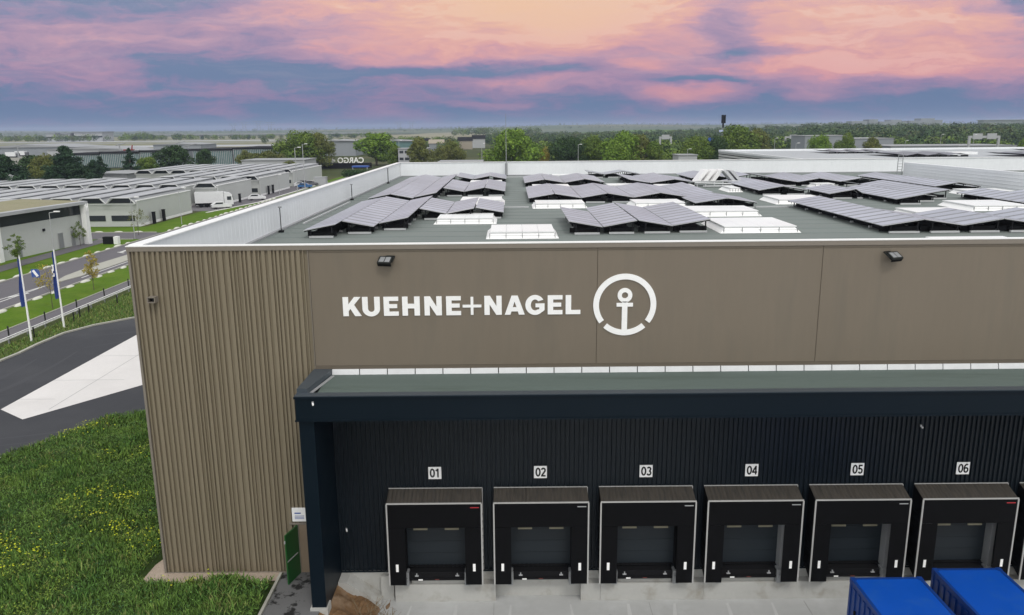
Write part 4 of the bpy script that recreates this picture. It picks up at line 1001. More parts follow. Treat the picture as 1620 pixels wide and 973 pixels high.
def tree_proto(kind, seed):
    key = (kind, seed)
    if key in protos: return protos[key]
    h = 10.0
    if kind == 'round': cs, rs = crown_centers(h, 9, seed, 30, .22); V, Fq = leaf_cloud(cs, rs, 8000, .19, .85, seed)
    elif kind == 'broad': cs, rs = crown_centers(h, 13, seed, 36, .22); V, Fq = leaf_cloud(cs, rs, 10000, .21, .8, seed)
    elif kind == 'conifer':
        r = np.random.default_rng(seed); cs, rs = [], []
        for k in range(70):
            t = (k / 70) ** .9; z = h * (.1 + .9 * t); q = 3.2 * (1 - t) ** .8 * r.uniform(.3, 1); a_ = r.uniform(0, 6.28)
            cs.append((q * math.cos(a_), q * math.sin(a_), z)); rs.append(.35 + .8 * (1 - t))
        V, Fq = leaf_cloud(cs, rs, 6500, .13, .5, seed)
    elif kind == 'pine':
        
        r = np.random.default_rng(seed); cs, rs = [], []
        for k in range(75):
            t = k / 75; z = h * (.08 + .90 * t); q = 4.4 * (1 - t ** 2.2) * r.uniform(.2, 1); a_ = r.uniform(0, 6.28)
            cs.append((q * math.cos(a_), q * math.sin(a_), z * .95)); rs.append(.85 + 1.1 * (1 - t))
        V, Fq = leaf_cloud(cs, rs, 14000, .17, .6, seed, .1)
    elif kind == 'young': 
        r = np.random.default_rng(seed); cs, rs = [], []
        for k in range(26):
            t = k / 26; z = h * (.36 + .60 * t); q = 2.3 * math.sin(math.pi * (.18 + .8 * t)) * r.uniform(.2, 1); a_ = r.uniform(0, 6.28)
            cs.append((q * math.cos(a_), q * math.sin(a_), z)); rs.append(.35 + .5 * (1 - t))
        V, Fq = leaf_cloud(cs, rs, 1500, .12, .9, seed, .1)
    elif kind == 'sparse': cs, rs = crown_centers(h, 7, seed, 12, .35); rs = [q * .9 for q in rs]; V, Fq = leaf_cloud(cs, rs, 620, .12, .8, seed, .1)
    tk = MB(); th = h * (.8 if kind in ('conifer', 'young', 'sparse') else .55)
    r0 = .09 if kind in ('young', 'sparse') else .28
    tk.tube((0, 0, -.1), (0, 0, th), r0, r0 * .3, 8)
    r = random.Random(seed)
    for c in (cs[:14]):
        z0 = min(th * .95, max(h * .2, c[2] - 2.0)); tk.tube((0, 0, z0), (c[0] * .85, c[1] * .85, c[2]), r0 * .35, r0 * .1, 5)
    tm = bpy.data.meshes.new('trunk'); tm.from_pydata(tk.v, [], tk.f); tm.materials.append(M['bark'])
    protos[key] = (V, Fq, tm); return protos[key]
crownmesh = {}
def tree(kind, seed, m, x, y, h, wf, label, name='tree', z=G, group=None, rz=None):
    V, Fq, tm = tree_proto(kind, seed)
    key = (kind, seed, m)
    if key not in crownmesh: crownmesh[key] = mesh_np('crown', V, Fq, M[m])
    t = thing(name, (x, y, z), label, 'tree', group)
    if kind in ('broad', 'round') and h > 9: wf *= 1.14
    s = h / 10.0; t.scale = (s * wf, s * wf, s); t.rotation_euler = (0, 0, random.uniform(0, 6.28) if rz is None else rz)
    for nm, me in (('crown', crownmesh[key]), ('trunk', tm)):
        o = bpy.data.objects.new(nm, me); C.objects.link(o); o.parent = t
    return t
# young street trees
tree('young', 1, 'leaf_yellow', -45.6, 84.6, 4.6, .95, 'young golden-leaved tree on the lawn nearest the ribbed wall', 'young_tree')
tree('sparse', 2, 'leaf_yellow', -44.9, 75.4, 4.6, .9, 'thin yellowing young tree on the lawn behind the right flagpole', 'young_tree')
tree('young', 3, 'leaf_mid', -63.0, 99.8, 4.5, 1.4, 'young green tree in front of the curved building near the left edge', 'young_tree')
tree('young', 4, 'leaf_mid', -65.3, 119.0, 3.9, 1.2, 'young green tree by the far corner of the curved building', 'young_tree')
tree('sparse', 5, 'leaf_olive', -62.0, 131, 4.6, 1.2, 'young olive tree by the side road in front of the first shed', 'young_tree')
# pines and bushes behind the sheds
tree('pine', 6, 'needle', -126.5, 200, 12.0, 1.25, 'dark pine at the left edge behind the white roofs', 'pine_tree')
tree('pine', 7, 'needle', -127.5, 230, 13.6, 1.1, 'tallest dark pine, with a spiky top, behind the sheds', 'pine_tree')
tree('pine', 19, 'needle', -117.5, 226, 9.5, .9, 'smaller dark pine leaning against the tallest one', 'pine_tree')
tree('pine', 39, 'needle', -137, 206, 10.5, 1.1, 'second dark pine, half outside the left edge', 'pine_tree')
tree('pine', 40, 'needle', -118, 205, 8.0, 1.1, 'short dark pine just right of the one at the left edge', 'pine_tree')
tree('round', 41, 'leaf_dark', -143, 240, 9.5, 1.3, 'dark round tree behind the left edge pine', 'tree')
tree('conifer', 42, 'needle', -134, 262, 9.0, 1.6, 'dark conifer right of the tallest pine', 'conifer')
tree('broad', 8, 'leaf_olive', -136, 236, 10.0, .8, 'olive round tree between the two dark pines', 'tree')
tree('round', 9, 'leaf_olive', -124.8, 215, 6.5, .9, 'small pale olive bush in front of the tallest pine', 'bush')
tree('conifer', 10, 'needle', -127, 268, 11.4, 1.25, 'pointed dark conifer in front of the teal glazed building', 'conifer')
tree('round', 11, 'leaf_dark', -121.5, 290, 11.2, 1.4, 'dense round dark green tree in front of the teal glazed building', 'tree')
tree('round', 12, 'leaf_mid', -127.0, 280, 8.0, 1.2, 'lower mid-green tree between the conifer and the dense round one', 'tree')
tree('round', 13, 'leaf_dark', -118.5, 312, 9.6, .8, 'narrow dark tree between two glazed sections', 'tree')
tree('round', 14, 'leaf_olive', -112, 340, 8.4, 1.0, 'low olive tree left of the flat beige building', 'tree')
# big mid-distance trees
B = 'big trees beyond the warehouse'
tree('broad', 15, 'leaf_mid', -89.5, 340, 14.9, 1.0, 'broad mid-green tree left of centre, two crowns merging', 'tree', group=None)
tree('broad', 16, 'leaf_olive', -82.5, 345, 14.0, .72, 'right-hand olive crown merging with the broad mid-green tree', 'tree')
tree('round', 17, 'leaf_bright', -63.5, 380, 15.6, 1.3, 'round bright green tree behind the white corner of the parapet', 'tree')
tree('round', 18, 'leaf_olive', -36, 320, 12.8, .85, 'thin reddish olive tree left of the low beige offices', 'tree')
tree('broad', 20, 'leaf_olive', -25, 335, 11.5, .8, 'low spreading olive tree behind the low beige offices', 'tree')
tree('broad', 21, 'leaf_bright', .8, 300, 14.9, 1.05, 'large round bright green tree behind the thin lightning mast', 'tree')
tree('round', 22, 'leaf_yellow', 13.0, 305, 9.5, .45, 'small yellowish tree right of the large bright round tree', 'tree')
tree('broad', 23, 'leaf_dark', 21.5, 300, 12.5, .9, 'dark green tree between the yellowish tree and the tall bright one', 'tree')
tree('broad', 24, 'leaf_mid', 30.5, 305, 12.8, .7, 'grey-green tree right of the dark green one', 'tree')
tree('broad', 25, 'leaf_bright', 41, 300, 14.6, .9, 'tall bright green tree in the middle of the tree belt', 'tree')
tree('round', 26, 'leaf_olive', 47.5, 303, 14.0, .9, 'brownish olive tree just right of the tall bright one', 'tree')
tree('round', 27, 'leaf_mid', 53.5, 300, 10.8, .9, 'pale low tree left of the white gatehouse', 'tree')
tree('broad', 28, 'leaf_mid', 69, 300, 12.0, .75, 'mid-green tree right of the white gatehouse', 'tree')
tree('broad', 29, 'leaf_dark', 76.5, 300, 12.2, .6, 'tree at the left corner of the neighbouring warehouse', 'tree')
tree('round', 30, 'leaf_bright', 84, 330, 10.6, .8, 'light tree in front of the blue sign tower', 'tree')
tree('broad', 31, 'leaf_mid', 98, 350, 15.3, .95, 'wide olive-green tree right of the tower, over the neighbouring warehouse', 'tree')
tree('broad', 32, 'leaf_olive', 106, 352, 14.4, .75, 'right-hand half of the wide tree beside the tower', 'tree')
tree('broad', 33, 'leaf_bright', 134, 350, 12.5, .62, 'light green tree in front of the grey flat building', 'tree')
tree('broad', 34, 'leaf_mid', 146, 350, 12.3, .55, 'rounded tree in front of the right half of the grey flat building', 'tree')
tree('round', 35, 'leaf_olive', 158, 352, 11.3, .8, 'lowest rounded tree in front of the grey flat building', 'tree')
tree('broad', 36, 'leaf_bright', 228, 350, 12.5, .7, 'light green tree at the right edge over the neighbouring roof', 'tree')
tree('round', 37, 'leaf_olive', -82.5, 300, 5.5, 1.6, 'long low hedge-like tree left of the broad green tree', 'bush')
tree('round', 38, 'leaf_mid', -49.5, 345, 9.5, .8, 'pale green tree between the broad and the round bright tree', 'tree')
for k, (px, h) in enumerate([(-100, 9.5), (-104.5, 8.6), (-95, 8.2)]):
    tree('round', 12, 'leaf_olive', px, 330, h - 1, 1.3, ['olive tree behind the flat beige building', 'left olive tree behind the flat beige building', 'right olive tree behind the flat beige building'][k], 'tree')

# ================================================================ LEFT BUILDINGS
def shed(xr, y0, y1, nb, label, xl=None, win=True, door=False):
    bw = 5.3; xl = xr - nb * bw
    t = thing('shed', (xr, y0, G), label, 'shed', 'pale sheds with trapezoid roof lights')
    zt = 5.35; zh = 6.35
    m = MB(); m.box(xl, xr, y0 + .2, y1, G, zt - .02); m.build('wall', M['wh_wall'], t)
    m = MB(); m.box(xr + .0, xr + .12, y0 - .2, y1 + .1, G + .5, zt + .3); m.build('side_wall', M['wh_wall'], t)
    m = MB(); m.box(xr - .1, xr + .2, y0 - .3, y1 + .2, zt + .301, zt + .48); m.box(xr + .121, xr + .16, y0 - .2, y1 + .1, G, G + .48); m.build('edge_beam', M['white'], t)
    if win:
        for k in range(min(nb, 8)):
            xw = xr - 2.6 - k * bw
            f = MB().box(xw - 2.3, xw + 1.9, y0 + .12, y0 + .19, G + 1.0, G + 2.0).build('window', M['glass'], t)
    # gutters, glazed trapezoids and roof strips
    rf_ = MB(); gl = MB(); fr = MB(); va = MB()
    for k in range(nb):
        xa = xr - (k + 1) * bw; 
        L0, L1, H0, H1 = xa + .22, xa + bw - .22, xa + 1.15, xa + bw - 1.15
        rf_.add([(H0 - .25, y0 - .9, zh), (H1 + .25, y0 - .9, zh), (H1 + .25, y1 + .3, zh + .12), (H0 - .25, y1 + .3, zh + .12),
                 (H0 - .25, y0 - .9, zh - .12), (H1 + .25, y0 - .9, zh - .12), (H1 + .25, y1 + .3, zh), (H0 - .25, y1 + .3, zh)],
                [(0, 1, 2, 3), (0, 4, 5, 1), (1, 5, 6, 2), (2, 6, 7, 3), (3, 7, 4, 0), (4, 7, 6, 5)])
        va.quad((L0, y0 - .3, zt), (H0, y0 - .3, zh - .13), (H0, y1, zh - .13), (L0, y1, zt))
        va.quad((H1, y0 - .3, zh - .13), (L1, y0 - .3, zt), (L1, y1, zt), (H1, y1, zh - .13))
        va.quad((xa - .0, y0 - .3, zt + .01), (L0, y0 - .3, zt + .01), (L0, y1, zt + .01), (xa, y1, zt + .01))
        va.quad((L1, y0 - .3, zt + .01), (xa + bw, y0 - .3, zt + .01), (xa + bw, y1, zt + .01), (L1, y1, zt + .01))
        gl.add([(L0 + .15, y0 - .1, zt + .02), (L1 - .15, y0 - .1, zt + .02), (H1 - .1, y0 - .1, zh - .15), (H0 + .1, y0 - .1, zh - .15)], [(0, 1, 2, 3)])
        for p, q in (((xa, zt - .1), (H0 - .1, zh)), ((xa + bw, zt - .1), (H1 + .1, zh))):
            fr.tube((p[0], y0 - .6, p[1]), (q[0], y0 - .6, q[1]), .11, n=6)
        fr.tube((H0 - .1, y0 - .6, zh), (H1 + .1, y0 - .6, zh), .08, n=6)
    fr.box(xl, xr, y0 - .66, y0 - .54, zt - .18, zt - .06)
    rf_.build('roof_strips', M['wh_roof'], t); va.build('roof_valleys', M['wh_grey'], t); gl.build('roof_lights', M['glass'], t); fr.build('roof_frame', M['far_white2'], t)
    return t
shed(-67.4, 143, 167, 9, 'first pale shed, nearest, with windows and white trapezoid roof frames')
s2 = shed(-73.5, 178, 200, 13, 'second pale shed, behind the first, its row of dark trapezoid roof lights showing')
shed(-66.8, 181.5, 205, 1, 'narrow pale shed between the lorry and the parked white car', win=False)
shed(-65.6, 208.5, 236, 5, 'third pale shed, farther along the parking area')
shed(-66.2, 243, 280, 9, 'farthest pale shed, behind the parked cars')
strip('shed_yard', -120, -75, 134.5, 138, G + .003, M['lawn'])
# curved building with a planted roof
t = thing('curved_building', (-70, 100, G), 'curved pale building with a planted brown roof and a dark window band', 'building')
def arcpts(off=0, z=0): 
    out = []
    for k in range(13):
        u = k / 12; y = 84 + (121.5 - 84) * u; x = -68.9 - off + 3.2 * (u ** 2.0) * .95
        out.append((x, y))
    return out
ar = arcpts(); m = MB()
for (p, q), (r_, s_) in zip(ar[:-1], ar[1:]): m.quad((p, q, G), (r_, s_, G), (r_, s_, 5.6), (p, q, 5.6))
m.quad((ar[-1][0], 121.5, G), (-92, 121.5, G), (-92, 121.5, 7.4), (ar[-1][0], 121.5, 7.4)); m.quad((ar[0][0], 84, G), (ar[-1][0] - 22, 84, G), (-92, 84, 7), (ar[0][0], 84, 7))
m.build('wall', M['wh_wall'], t)
m = MB()
for (p, q), (r_, s_) in zip(ar[:-1], ar[1:]): m.quad((p - .25, q, 5.6), (r_ - .25, s_, 5.6), (r_ - .25, s_, 7.15), (p - .25, q, 7.15))
m.build('window_band', M['glass'], t)
m = MB()
for k in range(12):
    (p, q), (r_, s_) = ar[k], ar[k + 1]; m.add([(p + 1.1, q, 7.15), (r_ + 1.1, s_, 7.15), (r_ + 1.1, s_, 7.6), (p + 1.1, q, 7.6), (p - 1, q, 7.15), (r_ - 1, s_, 7.15)], [(0, 1, 2, 3), (4, 5, 1, 0)])
    m.quad((p + 1.1, q, 7.6), (r_ + 1.1, s_, 7.6), (r_ + .4, s_, 7.65), (p + .4, q, 7.65))
m.build('eaves', M['wh_roof'], t)
m = MB()
for k in range(12):
    (p, q), (r_, s_) = ar[k], ar[k + 1]; m.quad((p + .4, q, 7.64), (r_ + .4, s_, 7.64), (r_ - 9, s_, 8.0), (p - 9, q, 8.0))
m.build('planted_roof', M['sedum'], t)
m = MB(); m.quad((-78, 84, 8.0), (-75, 121.5, 8.0), (-92, 121.5, 7.6), (-92, 84, 7.6)); m.build('roof', M['wh_roof'], t)
for yq, xx in ((103.8, -68.1), (121.2, -65.4)):
    m = MB(); m.box(xx - .2, xx + .55, yq - .45, yq + .45, G, 7.1); m.build('pilaster', M['white'], t)
    m = MB()
    for s in (0, .5): m.tube((xx + .9, yq - .3 - s, 6.2), (xx + .9, yq - .3 - s, 7.3), .08, n=6)
    m.tube((xx + .9, yq - .3, 6.9), (xx + .9, yq - .8, 6.6), .08, n=6); m.build('bracket', M['white'], t)
for yq, w_ in ((107.8, .9), (116.3, 1.1), (118.9, .8)):
    xx = -68.9 + 3.04 * ((yq - 84) / 37.5) ** 2
    MB().box(xx + .0, xx + .12, yq - w_ / 2, yq + w_ / 2, G, G + 2.3).build('door', M['metal'], t)
xx = -68.9 + 3.04 * ((113 - 84) / 37.5) ** 2
MB().box(xx, xx + .2, 112.8, 113.2, G + 3.0, G + 3.35).build('wall_lamp', M['frame_dark'], t)
# back-yard bins
t = thing('waste_bins', (-61.2, 121, G), 'dark bins with one white panel on the grass near the corner of the roof', 'bins')
MB().box(-62.6, -60.9, 120.4, 121.2, G, G + 1.1).build('dark_bin', M['frame_dark'], t); MB().box(-60.85, -60.2, 120.2, 121.0, G, G + 1.15).build('white_panel', M['white'], t)
def wall_box(x, y, h, label, name='wall_bollard'):
    m = MB(); m.box(x - .2, x + .2, y - .35, y + .35, G, G + h); m.box(x - .26, x + .26, y - .42, y + .42, G + h, G + h + .1)
    return tag(m.build(name, M['frame_dark']), label, 'service post', 'dark service posts by the sheds')
wall_box(-66.6, 147.5, 2.1, 'dark service post, left of the pair at the first shed'); wall_box(-66.7, 152, 2.1, 'dark service post, right of the pair at the first shed')
wall_box(-64.9, 213.5, 2.2, 'dark service post, left of the pair at the third shed'); wall_box(-64.9, 217.5, 2.2, 'dark service post, right of the pair at the third shed')
wall_box(-64.8, 190, 2.0, 'lone dark service post behind the white hatchback')

# vehicles
def car(x, y, rz, m, label):
    t = thing('parked_car', (x, y, G), label, 'car', 'cars parked by the sheds')
    t.rotation_euler = (0, 0, rz)
    def lo(mb, name, mm, par=t):
        me = bpy.data.meshes.new(name); me.from_pydata(mb.v, [], mb.f); me.materials.append(mm); o = bpy.data.objects.new(name, me); C.objects.link(o); o.parent = par; return o
    side = [(-2.1, .35), (2.1, .35), (2.15, .75), (1.9, .9), (1.0, .98), (.35, 1.42), (-1.2, 1.45), (-1.9, 1.0), (-2.1, .9)]
    mb = MB(); mb.prism_x([(a_, b_) for a_, b_ in side], -.85, .85); b = lo(mb, 'body', m)
    mb = MB(); mb.prism_x([(.92, 1.0), (.36, 1.36), (.33, 1.36), (.8, 1.0)], -.7, .7); mb.prism_x([(-.3 + .5, 1.02), (.3, 1.36), (-1.15, 1.38), (-1.6, 1.02)], -.86, .86); lo(mb, 'windows', M['glass'])
    for sx in (-.72, .72):
        for sy in (-1.3, 1.3): lo(MB().tube((sx - .12, sy, .32), (sx + .12, sy, .32), .32, n=14), 'wheel', M['rubber'])
    for sx in (-.6, .6): lo(MB().box(sx - .18, sx + .18, 2.1, 2.17, .6, .74), 'headlight', M['alu'])
    return t
car(-64.2, 175.8, R(-60), M['carw'], 'white saloon parked in front of the lorry')
car(-62.8, 196.5, R(-70), M['carw'], 'white hatchback parked behind the lorry cab')
car(-60.9, 236, R(-80), M['carb'], 'blue car among the parked cars by the farthest shed')
car(-63.6, 242, R(-70), M['carw'], 'white car left of the blue car by the farthest shed')
car(-61.5, 246, R(-80), M['carg'], 'dark car behind the blue car by the farthest shed')
car(-64.2, 249, R(-80), M['carg'], 'dark grey car behind the white car at the farthest shed')
t = thing('lorry', (-67, 180, G), 'white box lorry with its cab toward the right beside the first shed', 'lorry'); t.rotation_euler = (0, 0, R(-72))
def lo2(mb, name, mm, par):
    me = bpy.data.meshes.new(name); me.from_pydata(mb.v, [], mb.f); me.materials.append(mm); o = bpy.data.objects.new(name, me); C.objects.link(o); o.parent = par; return o
mb = MB(); mb.box(-1.15, 1.15, -4.2, 1.9, .95, 3.35)
for yq in np.arange(-3.8, 1.8, .8): mb.box(1.15, 1.17, yq, yq + .05, 1.0, 3.3)
lo2(mb, 'cargo_box', M['carw'], t)
mb = MB(); mb.prism_x([(2.0, .5), (3.9, .5), (3.95, 1.3), (3.7, 2.5), (3.2, 3.0), (2.0, 3.3)], -1.1, 1.1); cb = lo2(mb, 'cab', M['carw'], t)
mb = MB(); mb.prism_x([(3.96, 1.45), (4.0, 1.45), (3.78, 2.35), (3.72, 2.35)], -.95, .95); lo2(mb, 'windscreen', M['glass'], cb)
mb = MB(); mb.box(1.1, 1.13, 2.6, 3.5, 1.5, 2.3); lo2(mb, 'side_window', M['glass'], cb)
mb = MB(); mb.box(-.9, .9, -4.2, 3.5, .55, .94); lo2(mb, 'chassis', M['rubber'], t)
for sy in (-3.0, -1.8, 2.9):
    for sx in (-1.0, .72): lo2(MB().tube((sx, sy, .48), (sx + .28, sy, .48), .48, n=16), 'wheel', M['rubber'], t)
t = thing('site_container', (-59.5, 247, G), 'white portable cabin at the right end of the parked cars', 'cabin')
MB().box(-60.6, -57.0, 246, 248.4, G, G + 2.4).build('cabin_body', M['far_white'], t); MB().box(-60.7, -56.9, 245.9, 248.5, G + 2.4, G + 2.55).build('cabin_roof', M['wh_roof'], t)

# ================================================================ MID AND FAR BUILDINGS
def block(name, x0, x1, y0, y1, z1, label, m='far_white', rows=1, wm='glass', roofm='wh_grey', z0=G, ww=None, cat='building', gap=.6, wz=None):
    t = thing(name, ((x0 + x1) / 2, y0, z0), label, cat)
    MB().box(x0, x1, y0, y1, z0, z1).build('wall', M[m], t)
    MB().box(x0 - .3, x1 + .3, y0 - .3, y1 + .3, z1, z1 + .25).build('roof', M[roofm], t)
    if rows:
        hh = (z1 - z0) / rows; n = max(1, int((x1 - x0) / (ww or 4)))
        for r_ in range(rows):
            for k in range(n):
                xa = x0 + (x1 - x0) * k / n + gap * .5; xb_ = x0 + (x1 - x0) * (k + 1) / n - gap * .5
                MB().box(xa, xb_, y0 - .06, y0 - .01, z0 + hh * r_ + hh * .35, z0 + hh * r_ + hh * .75).build('window', M[wm], t)
    return t
block('low_office', -100.5, -77, 300, 318, 6.8, 'flat beige building with dark openings left of the broad green tree', 'far_white', 1, ww=5.5)
block('office_block', -47.5, -35, 340, 352, 9.6, 'pale two-storey offices right of the round bright tree', 'far_white', 3, ww=2.2)
block('low_office', -22.5, -9.0, 250, 262, 7.6, 'low beige offices with a flat overhanging roof', 'far_white', 1, ww=3.4)
block('gatehouse', 58.5, 65, 280, 290, 8.0, 'small white gatehouse in the middle of the tree belt', 'far_white', 1, ww=3)
block('flat_building', 146, 167, 400, 420, 12.6, 'tall grey flat building behind the trees at the right', 'far_grey', 0)
block('flat_building', 168.5, 191, 402, 430, 11.0, 'long low grey building right of the tall grey one', 'far_grey', 0)
block('flat_building', 171, 201, 362, 390, 8.2, 'long grey flat roof in front of the wood at the right', 'far_grey', 0)
block('flat_building', 203, 230, 366, 395, 8.0, 'pale flat building behind the sign gantry', 'far_white', 0)
M['neigh_roof'] = mat('neighbour_roof_sheet', (.40, .42, .44), .6, 0, .1, .05)
# neighbouring warehouse behind the back parapet
t = thing('neighbouring_warehouse', (50, 104, G), 'neighbouring warehouse with a wide pale roof just behind the back parapet', 'warehouse')
NZ = 12.0
MB().box(50.2, 260, 104, 194, G, NZ - .3).build('wall', M['wh_wall'], t)
m = MB(); 
for zq in np.arange(7.6, 11.8, .62): m.box(50.12, 50.19, 104, 194, zq, zq + .14)
m.build('wall_bands', M['frame_dark'], t)
m = MB(); m.box(50.1, 260, 103.9, 194.1, NZ - .299, NZ - .05); m.build('roof', M['neigh_roof'], t)
m = MB(); m.box(50.1, 260, 193.6, 194.1, NZ - .049, NZ + .35); m.box(50.1, 50.5, 103.9, 193.5, NZ - .049, NZ + .3); m.build('parapet', M['white_sheet'], t)
for k, (x0, y0, w_, d_) in enumerate([(72, 150, 14, 14), (92, 140, 20, 16), (84, 118, 12, 10), (116, 128, 24, 12), (108, 160, 18, 14), (68, 172, 12, 10)]):
    t = thing('neighbour_solar_array', (x0, y0, NZ), ['dark flat solar field on the neighbouring roof, front left', 'wide solar field in the middle of the neighbouring roof', 'nearest narrow solar field on the neighbouring roof', 'solar field at the right of the neighbouring roof', 'rear solar field of the neighbouring roof', 'far left solar field of the neighbouring roof'][k], 'solar array', 'solar fields on the neighbouring roof')
    m = MB()
    for q in range(int(w_ / 2)):
        xa = x0 + q * 2; za, zb = (NZ + .25, NZ + .6) if q % 2 else (NZ + .6, NZ + .25)
        m.add([(xa, y0, za), (xa + 1.95, y0, zb), (xa + 1.95, y0 + d_, zb), (xa, y0 + d_, za)], [(0, 1, 2, 3)])
    m.build('panel_field', M['pv'], t)
    m = MB()
    for q in range(int(w_ / 2)): m.box(x0 + q * 2 + .3, x0 + q * 2 + 1.6, y0 + .2, y0 + .5, NZ - .04, NZ + .25)
    m.build('support_frame', M['frame_dark'], t)
for k, (x0, y0) in enumerate([(66, 128), (88, 160), (100, 116), (128, 148)]):
    t = thing('neighbour_skylight', (x0, y0, NZ), 'white skylight on the neighbouring roof, ' + ['at its left', 'behind the middle solar field', 'nearest the back parapet', 'at its right'][k], 'skylight', 'skylights on the neighbouring roof')
    MB().box(x0, x0 + 5, y0, y0 + 3, NZ - .04, NZ + .45).build('lid', M['skylid'], t)

# long teal glazed building, terminal roofs beyond
t = thing('glazed_building', (-150, 380, G), 'long building with a teal glazed front behind the dark trees', 'building')
for k in range(5):
    xa = -212 + k * 19.5 + (6 if k > 2 else 0); 
    MB().box(xa, xa + 18.6, 380 - k * 2, 410, G, 7.4 + k * .55).build('wall', M['far_grey'], t)
    m = MB(); m.box(xa + .2, xa + 18.4, 379.6 - k * 2, 379.9 - k * 2, G + .3, 7.0 + k * .55); m.build('glazing', M['teal'], t)
    m = MB()
    for q in range(22): m.box(xa + .2 + q * .85, xa + .42 + q * .85, 379.3 - k * 2, 379.58 - k * 2, G + .3, 7.0 + k * .55)
    m.build('mullions', M['far_white'], t)
    MB().box(xa - .2, xa + 18.8, 379 - k * 2, 411, 7.4 + k * .55, 7.9 + k * .55).build('roof', M['frame_dark'], t)
far = [(-420, -300, 520, 600, 8.5, 'white'), (-330, -265, 470, 500, 7, 'white'), (-250, -218, 520, 560, 9, 'tan')]
def hall(x0, x1, y0, y1, z1, label, m='far_grey', name='hangar', rm='wh_grey'):
    t = thing(name, ((x0 + x1) / 2, y0, G), label, 'building')
    MB().box(x0, x1, y0, y1, G, z1).build('wall', M[m], t)
    xm = (x0 + x1) / 2
    MB().prism_y([(x0 - 1, z1), (x1 + 1, z1), (xm, z1 + (x1 - x0) * .03)], y0 - 1, y1 + 1).build('roof', M[rm], t)
    return t
hall(-390, -318, 590, 640, 7.0, 'low grey hall with white roof plant at the far left', 'far_grey')
hall(-322, -268, 560, 600, 6.0, 'pale low hall left of the tallest pine top', 'far_white')
hall(-248, -215, 560, 590, 8.6, 'dark-roofed hall left of the teal glazed building', 'far_grey', rm='wh_grey')
hall(-276, -245, 540, 575, 5.4, 'low white hall by the red truck', 'far_white')
hall(-132, -119, 248, 262, 5.2, 'small white roofed hut between the dark pines', 'far_white', 'hut'); hall(-168, -150, 262, 276, 6.6, 'low white hut behind the left pines', 'far_white', 'hut'); hall(-138, -118, 240, 246, 3.8, 'pale low annex in front of the conifer', 'far_white', 'annex')
# small machinery / clutter on the apron
def mast_thing(x, y, z, h, label, m='metal', name='crane'):
    t = thing(name, (x, y, z), label, 'crane')
    MB().tube((x, y, z), (x, y, z + h), .5, .3, 6).build('mast', M[m], t); MB().tube((x - h * .25, y, z + h * .9), (x + h * .5, y, z + h * 1.05), .35, .2, 6).build('jib', M[m], t)
mast_thing(-330, 540, G, 8, 'small dark crane far left above the trees'); mast_thing(-252, 520, G, 9, 'small dark crane beside the red truck')
mast_thing(-172, 430, G, 9.5, 'dark crane arm over the glazed building roofs'); mast_thing(-220, 535, G, 9.5, 'dark crane at the right end of the dark-roofed hall')
t = thing('red_truck', (-244, 515, G), 'red fire truck with a raised ladder among the far white roofs', 'truck')
MB().box(-246, -239.5, 512, 514, G + 3.6, G + 5.6).build('body', M['carr'], t); MB().tube((-241, 513, G + 5.6), (-240.4, 513, G + 8.2), .5, .35).build('ladder', M['carr'], t); MB().box(-239.3, -237, 512, 514, G + 3.4, G + 5.2).build('cab', M['carw'], t)
for k, (x, y) in enumerate([(-372, 560), (-350, 575), (-362, 540), (-385, 570), (-340, 548), (-232, 500), (-262, 505), (-193, 470), (-185, 455)]):
    t = thing('service_vehicle', (x, y, G), ['white service truck at the far left apron', 'second white service truck at the far left apron', 'white van nearest on the far left apron', 'white container truck at the extreme left', 'white loader right of the apron trucks', 'white truck right of the red one', 'white van left of the red truck', 'pale truck beside the crane arm', 'pale van right of the crane arm'][k], 'service vehicle', 'service vehicles on the far apron')
    MB().box(x - 4, x + 3, y, y + 3, G + .8, G + 3.6).build('body', M['carw'], t); MB().box(x + 3.1, x + 4.6, y + .2, y + 2.8, G + .8, G + 2.8).build('cab', M['carg'], t)
    MB().box(x - 3.6, x + 4, y + .1, y + .4, G, G + .8).build('wheels', M['rubber'], t)

# fields, taxiways
strip('airfield_grass', -3000, -60, 640, 2400, G + .01, mat('dry_airfield_grass', (.20, .20, .12), .95, 0, .15, .01, spec=.1, stretch=(.3, 2, 1), dirt=((.26, .24, .16), .008, .45, .7)))
strip('airport_apron', -3000, -165, 425, 640, G + .012, mat('apron_concrete', (.24, .235, .20), .9, 0, .1, .02, stretch=(.3, 2, 1)))
strip('taxiway', -3000, -120, 860, 960, G + .03, M['far_white']); strip('far_taxiway', -3000, -300, 1300, 1420, G + .03, M['far_white']); strip('runway', -3000, -250, 1150, 1190, G + .03, M['far_grey'])
strip('far_runway', -3000, -200, 700, 725, G + .03, M['far_grey'])
strip('straw_field', -300, 100, 1500, 3200, G + .04, M['field'])
# rolling ground and far hills
def hillgrid(name, x0, x1, y0, y1, f, m, nx=80, ny=26):
    V = []; Fs = []
    for jj in range(ny + 1):
        for i in range(nx + 1):
            x = x0 + (x1 - x0) * i / nx; y = y0 + (y1 - y0) * jj / ny; V.append((x, y, f(x, y)))
    for jj in range(ny):
        for i in range(nx): k = jj * (nx + 1) + i; Fs.append((k, k + 1, k + nx + 2, k + nx + 1))
    mb = MB(); mb.add(V, Fs); return tag(mb.build(name, m), kind='structure')
sst = lambda a_, b_, v_: (lambda t_: t_ * t_ * (3 - 2 * t_))(min(1, max(0, (v_ - a_) / (b_ - a_))))
def hz_right(x, y):
    return G - 1 + sst(650, 1500, y) * (4.0 * sst(100, 450, x) + 5.5 * math.exp(-((x - 455) / 90) ** 2) + 1.6 * math.sin(x * .021 + 1) * sst(200, 500, x))
hillgrid('right_hill', -250, 2600, 560, 2600, hz_right, M['lawn'])
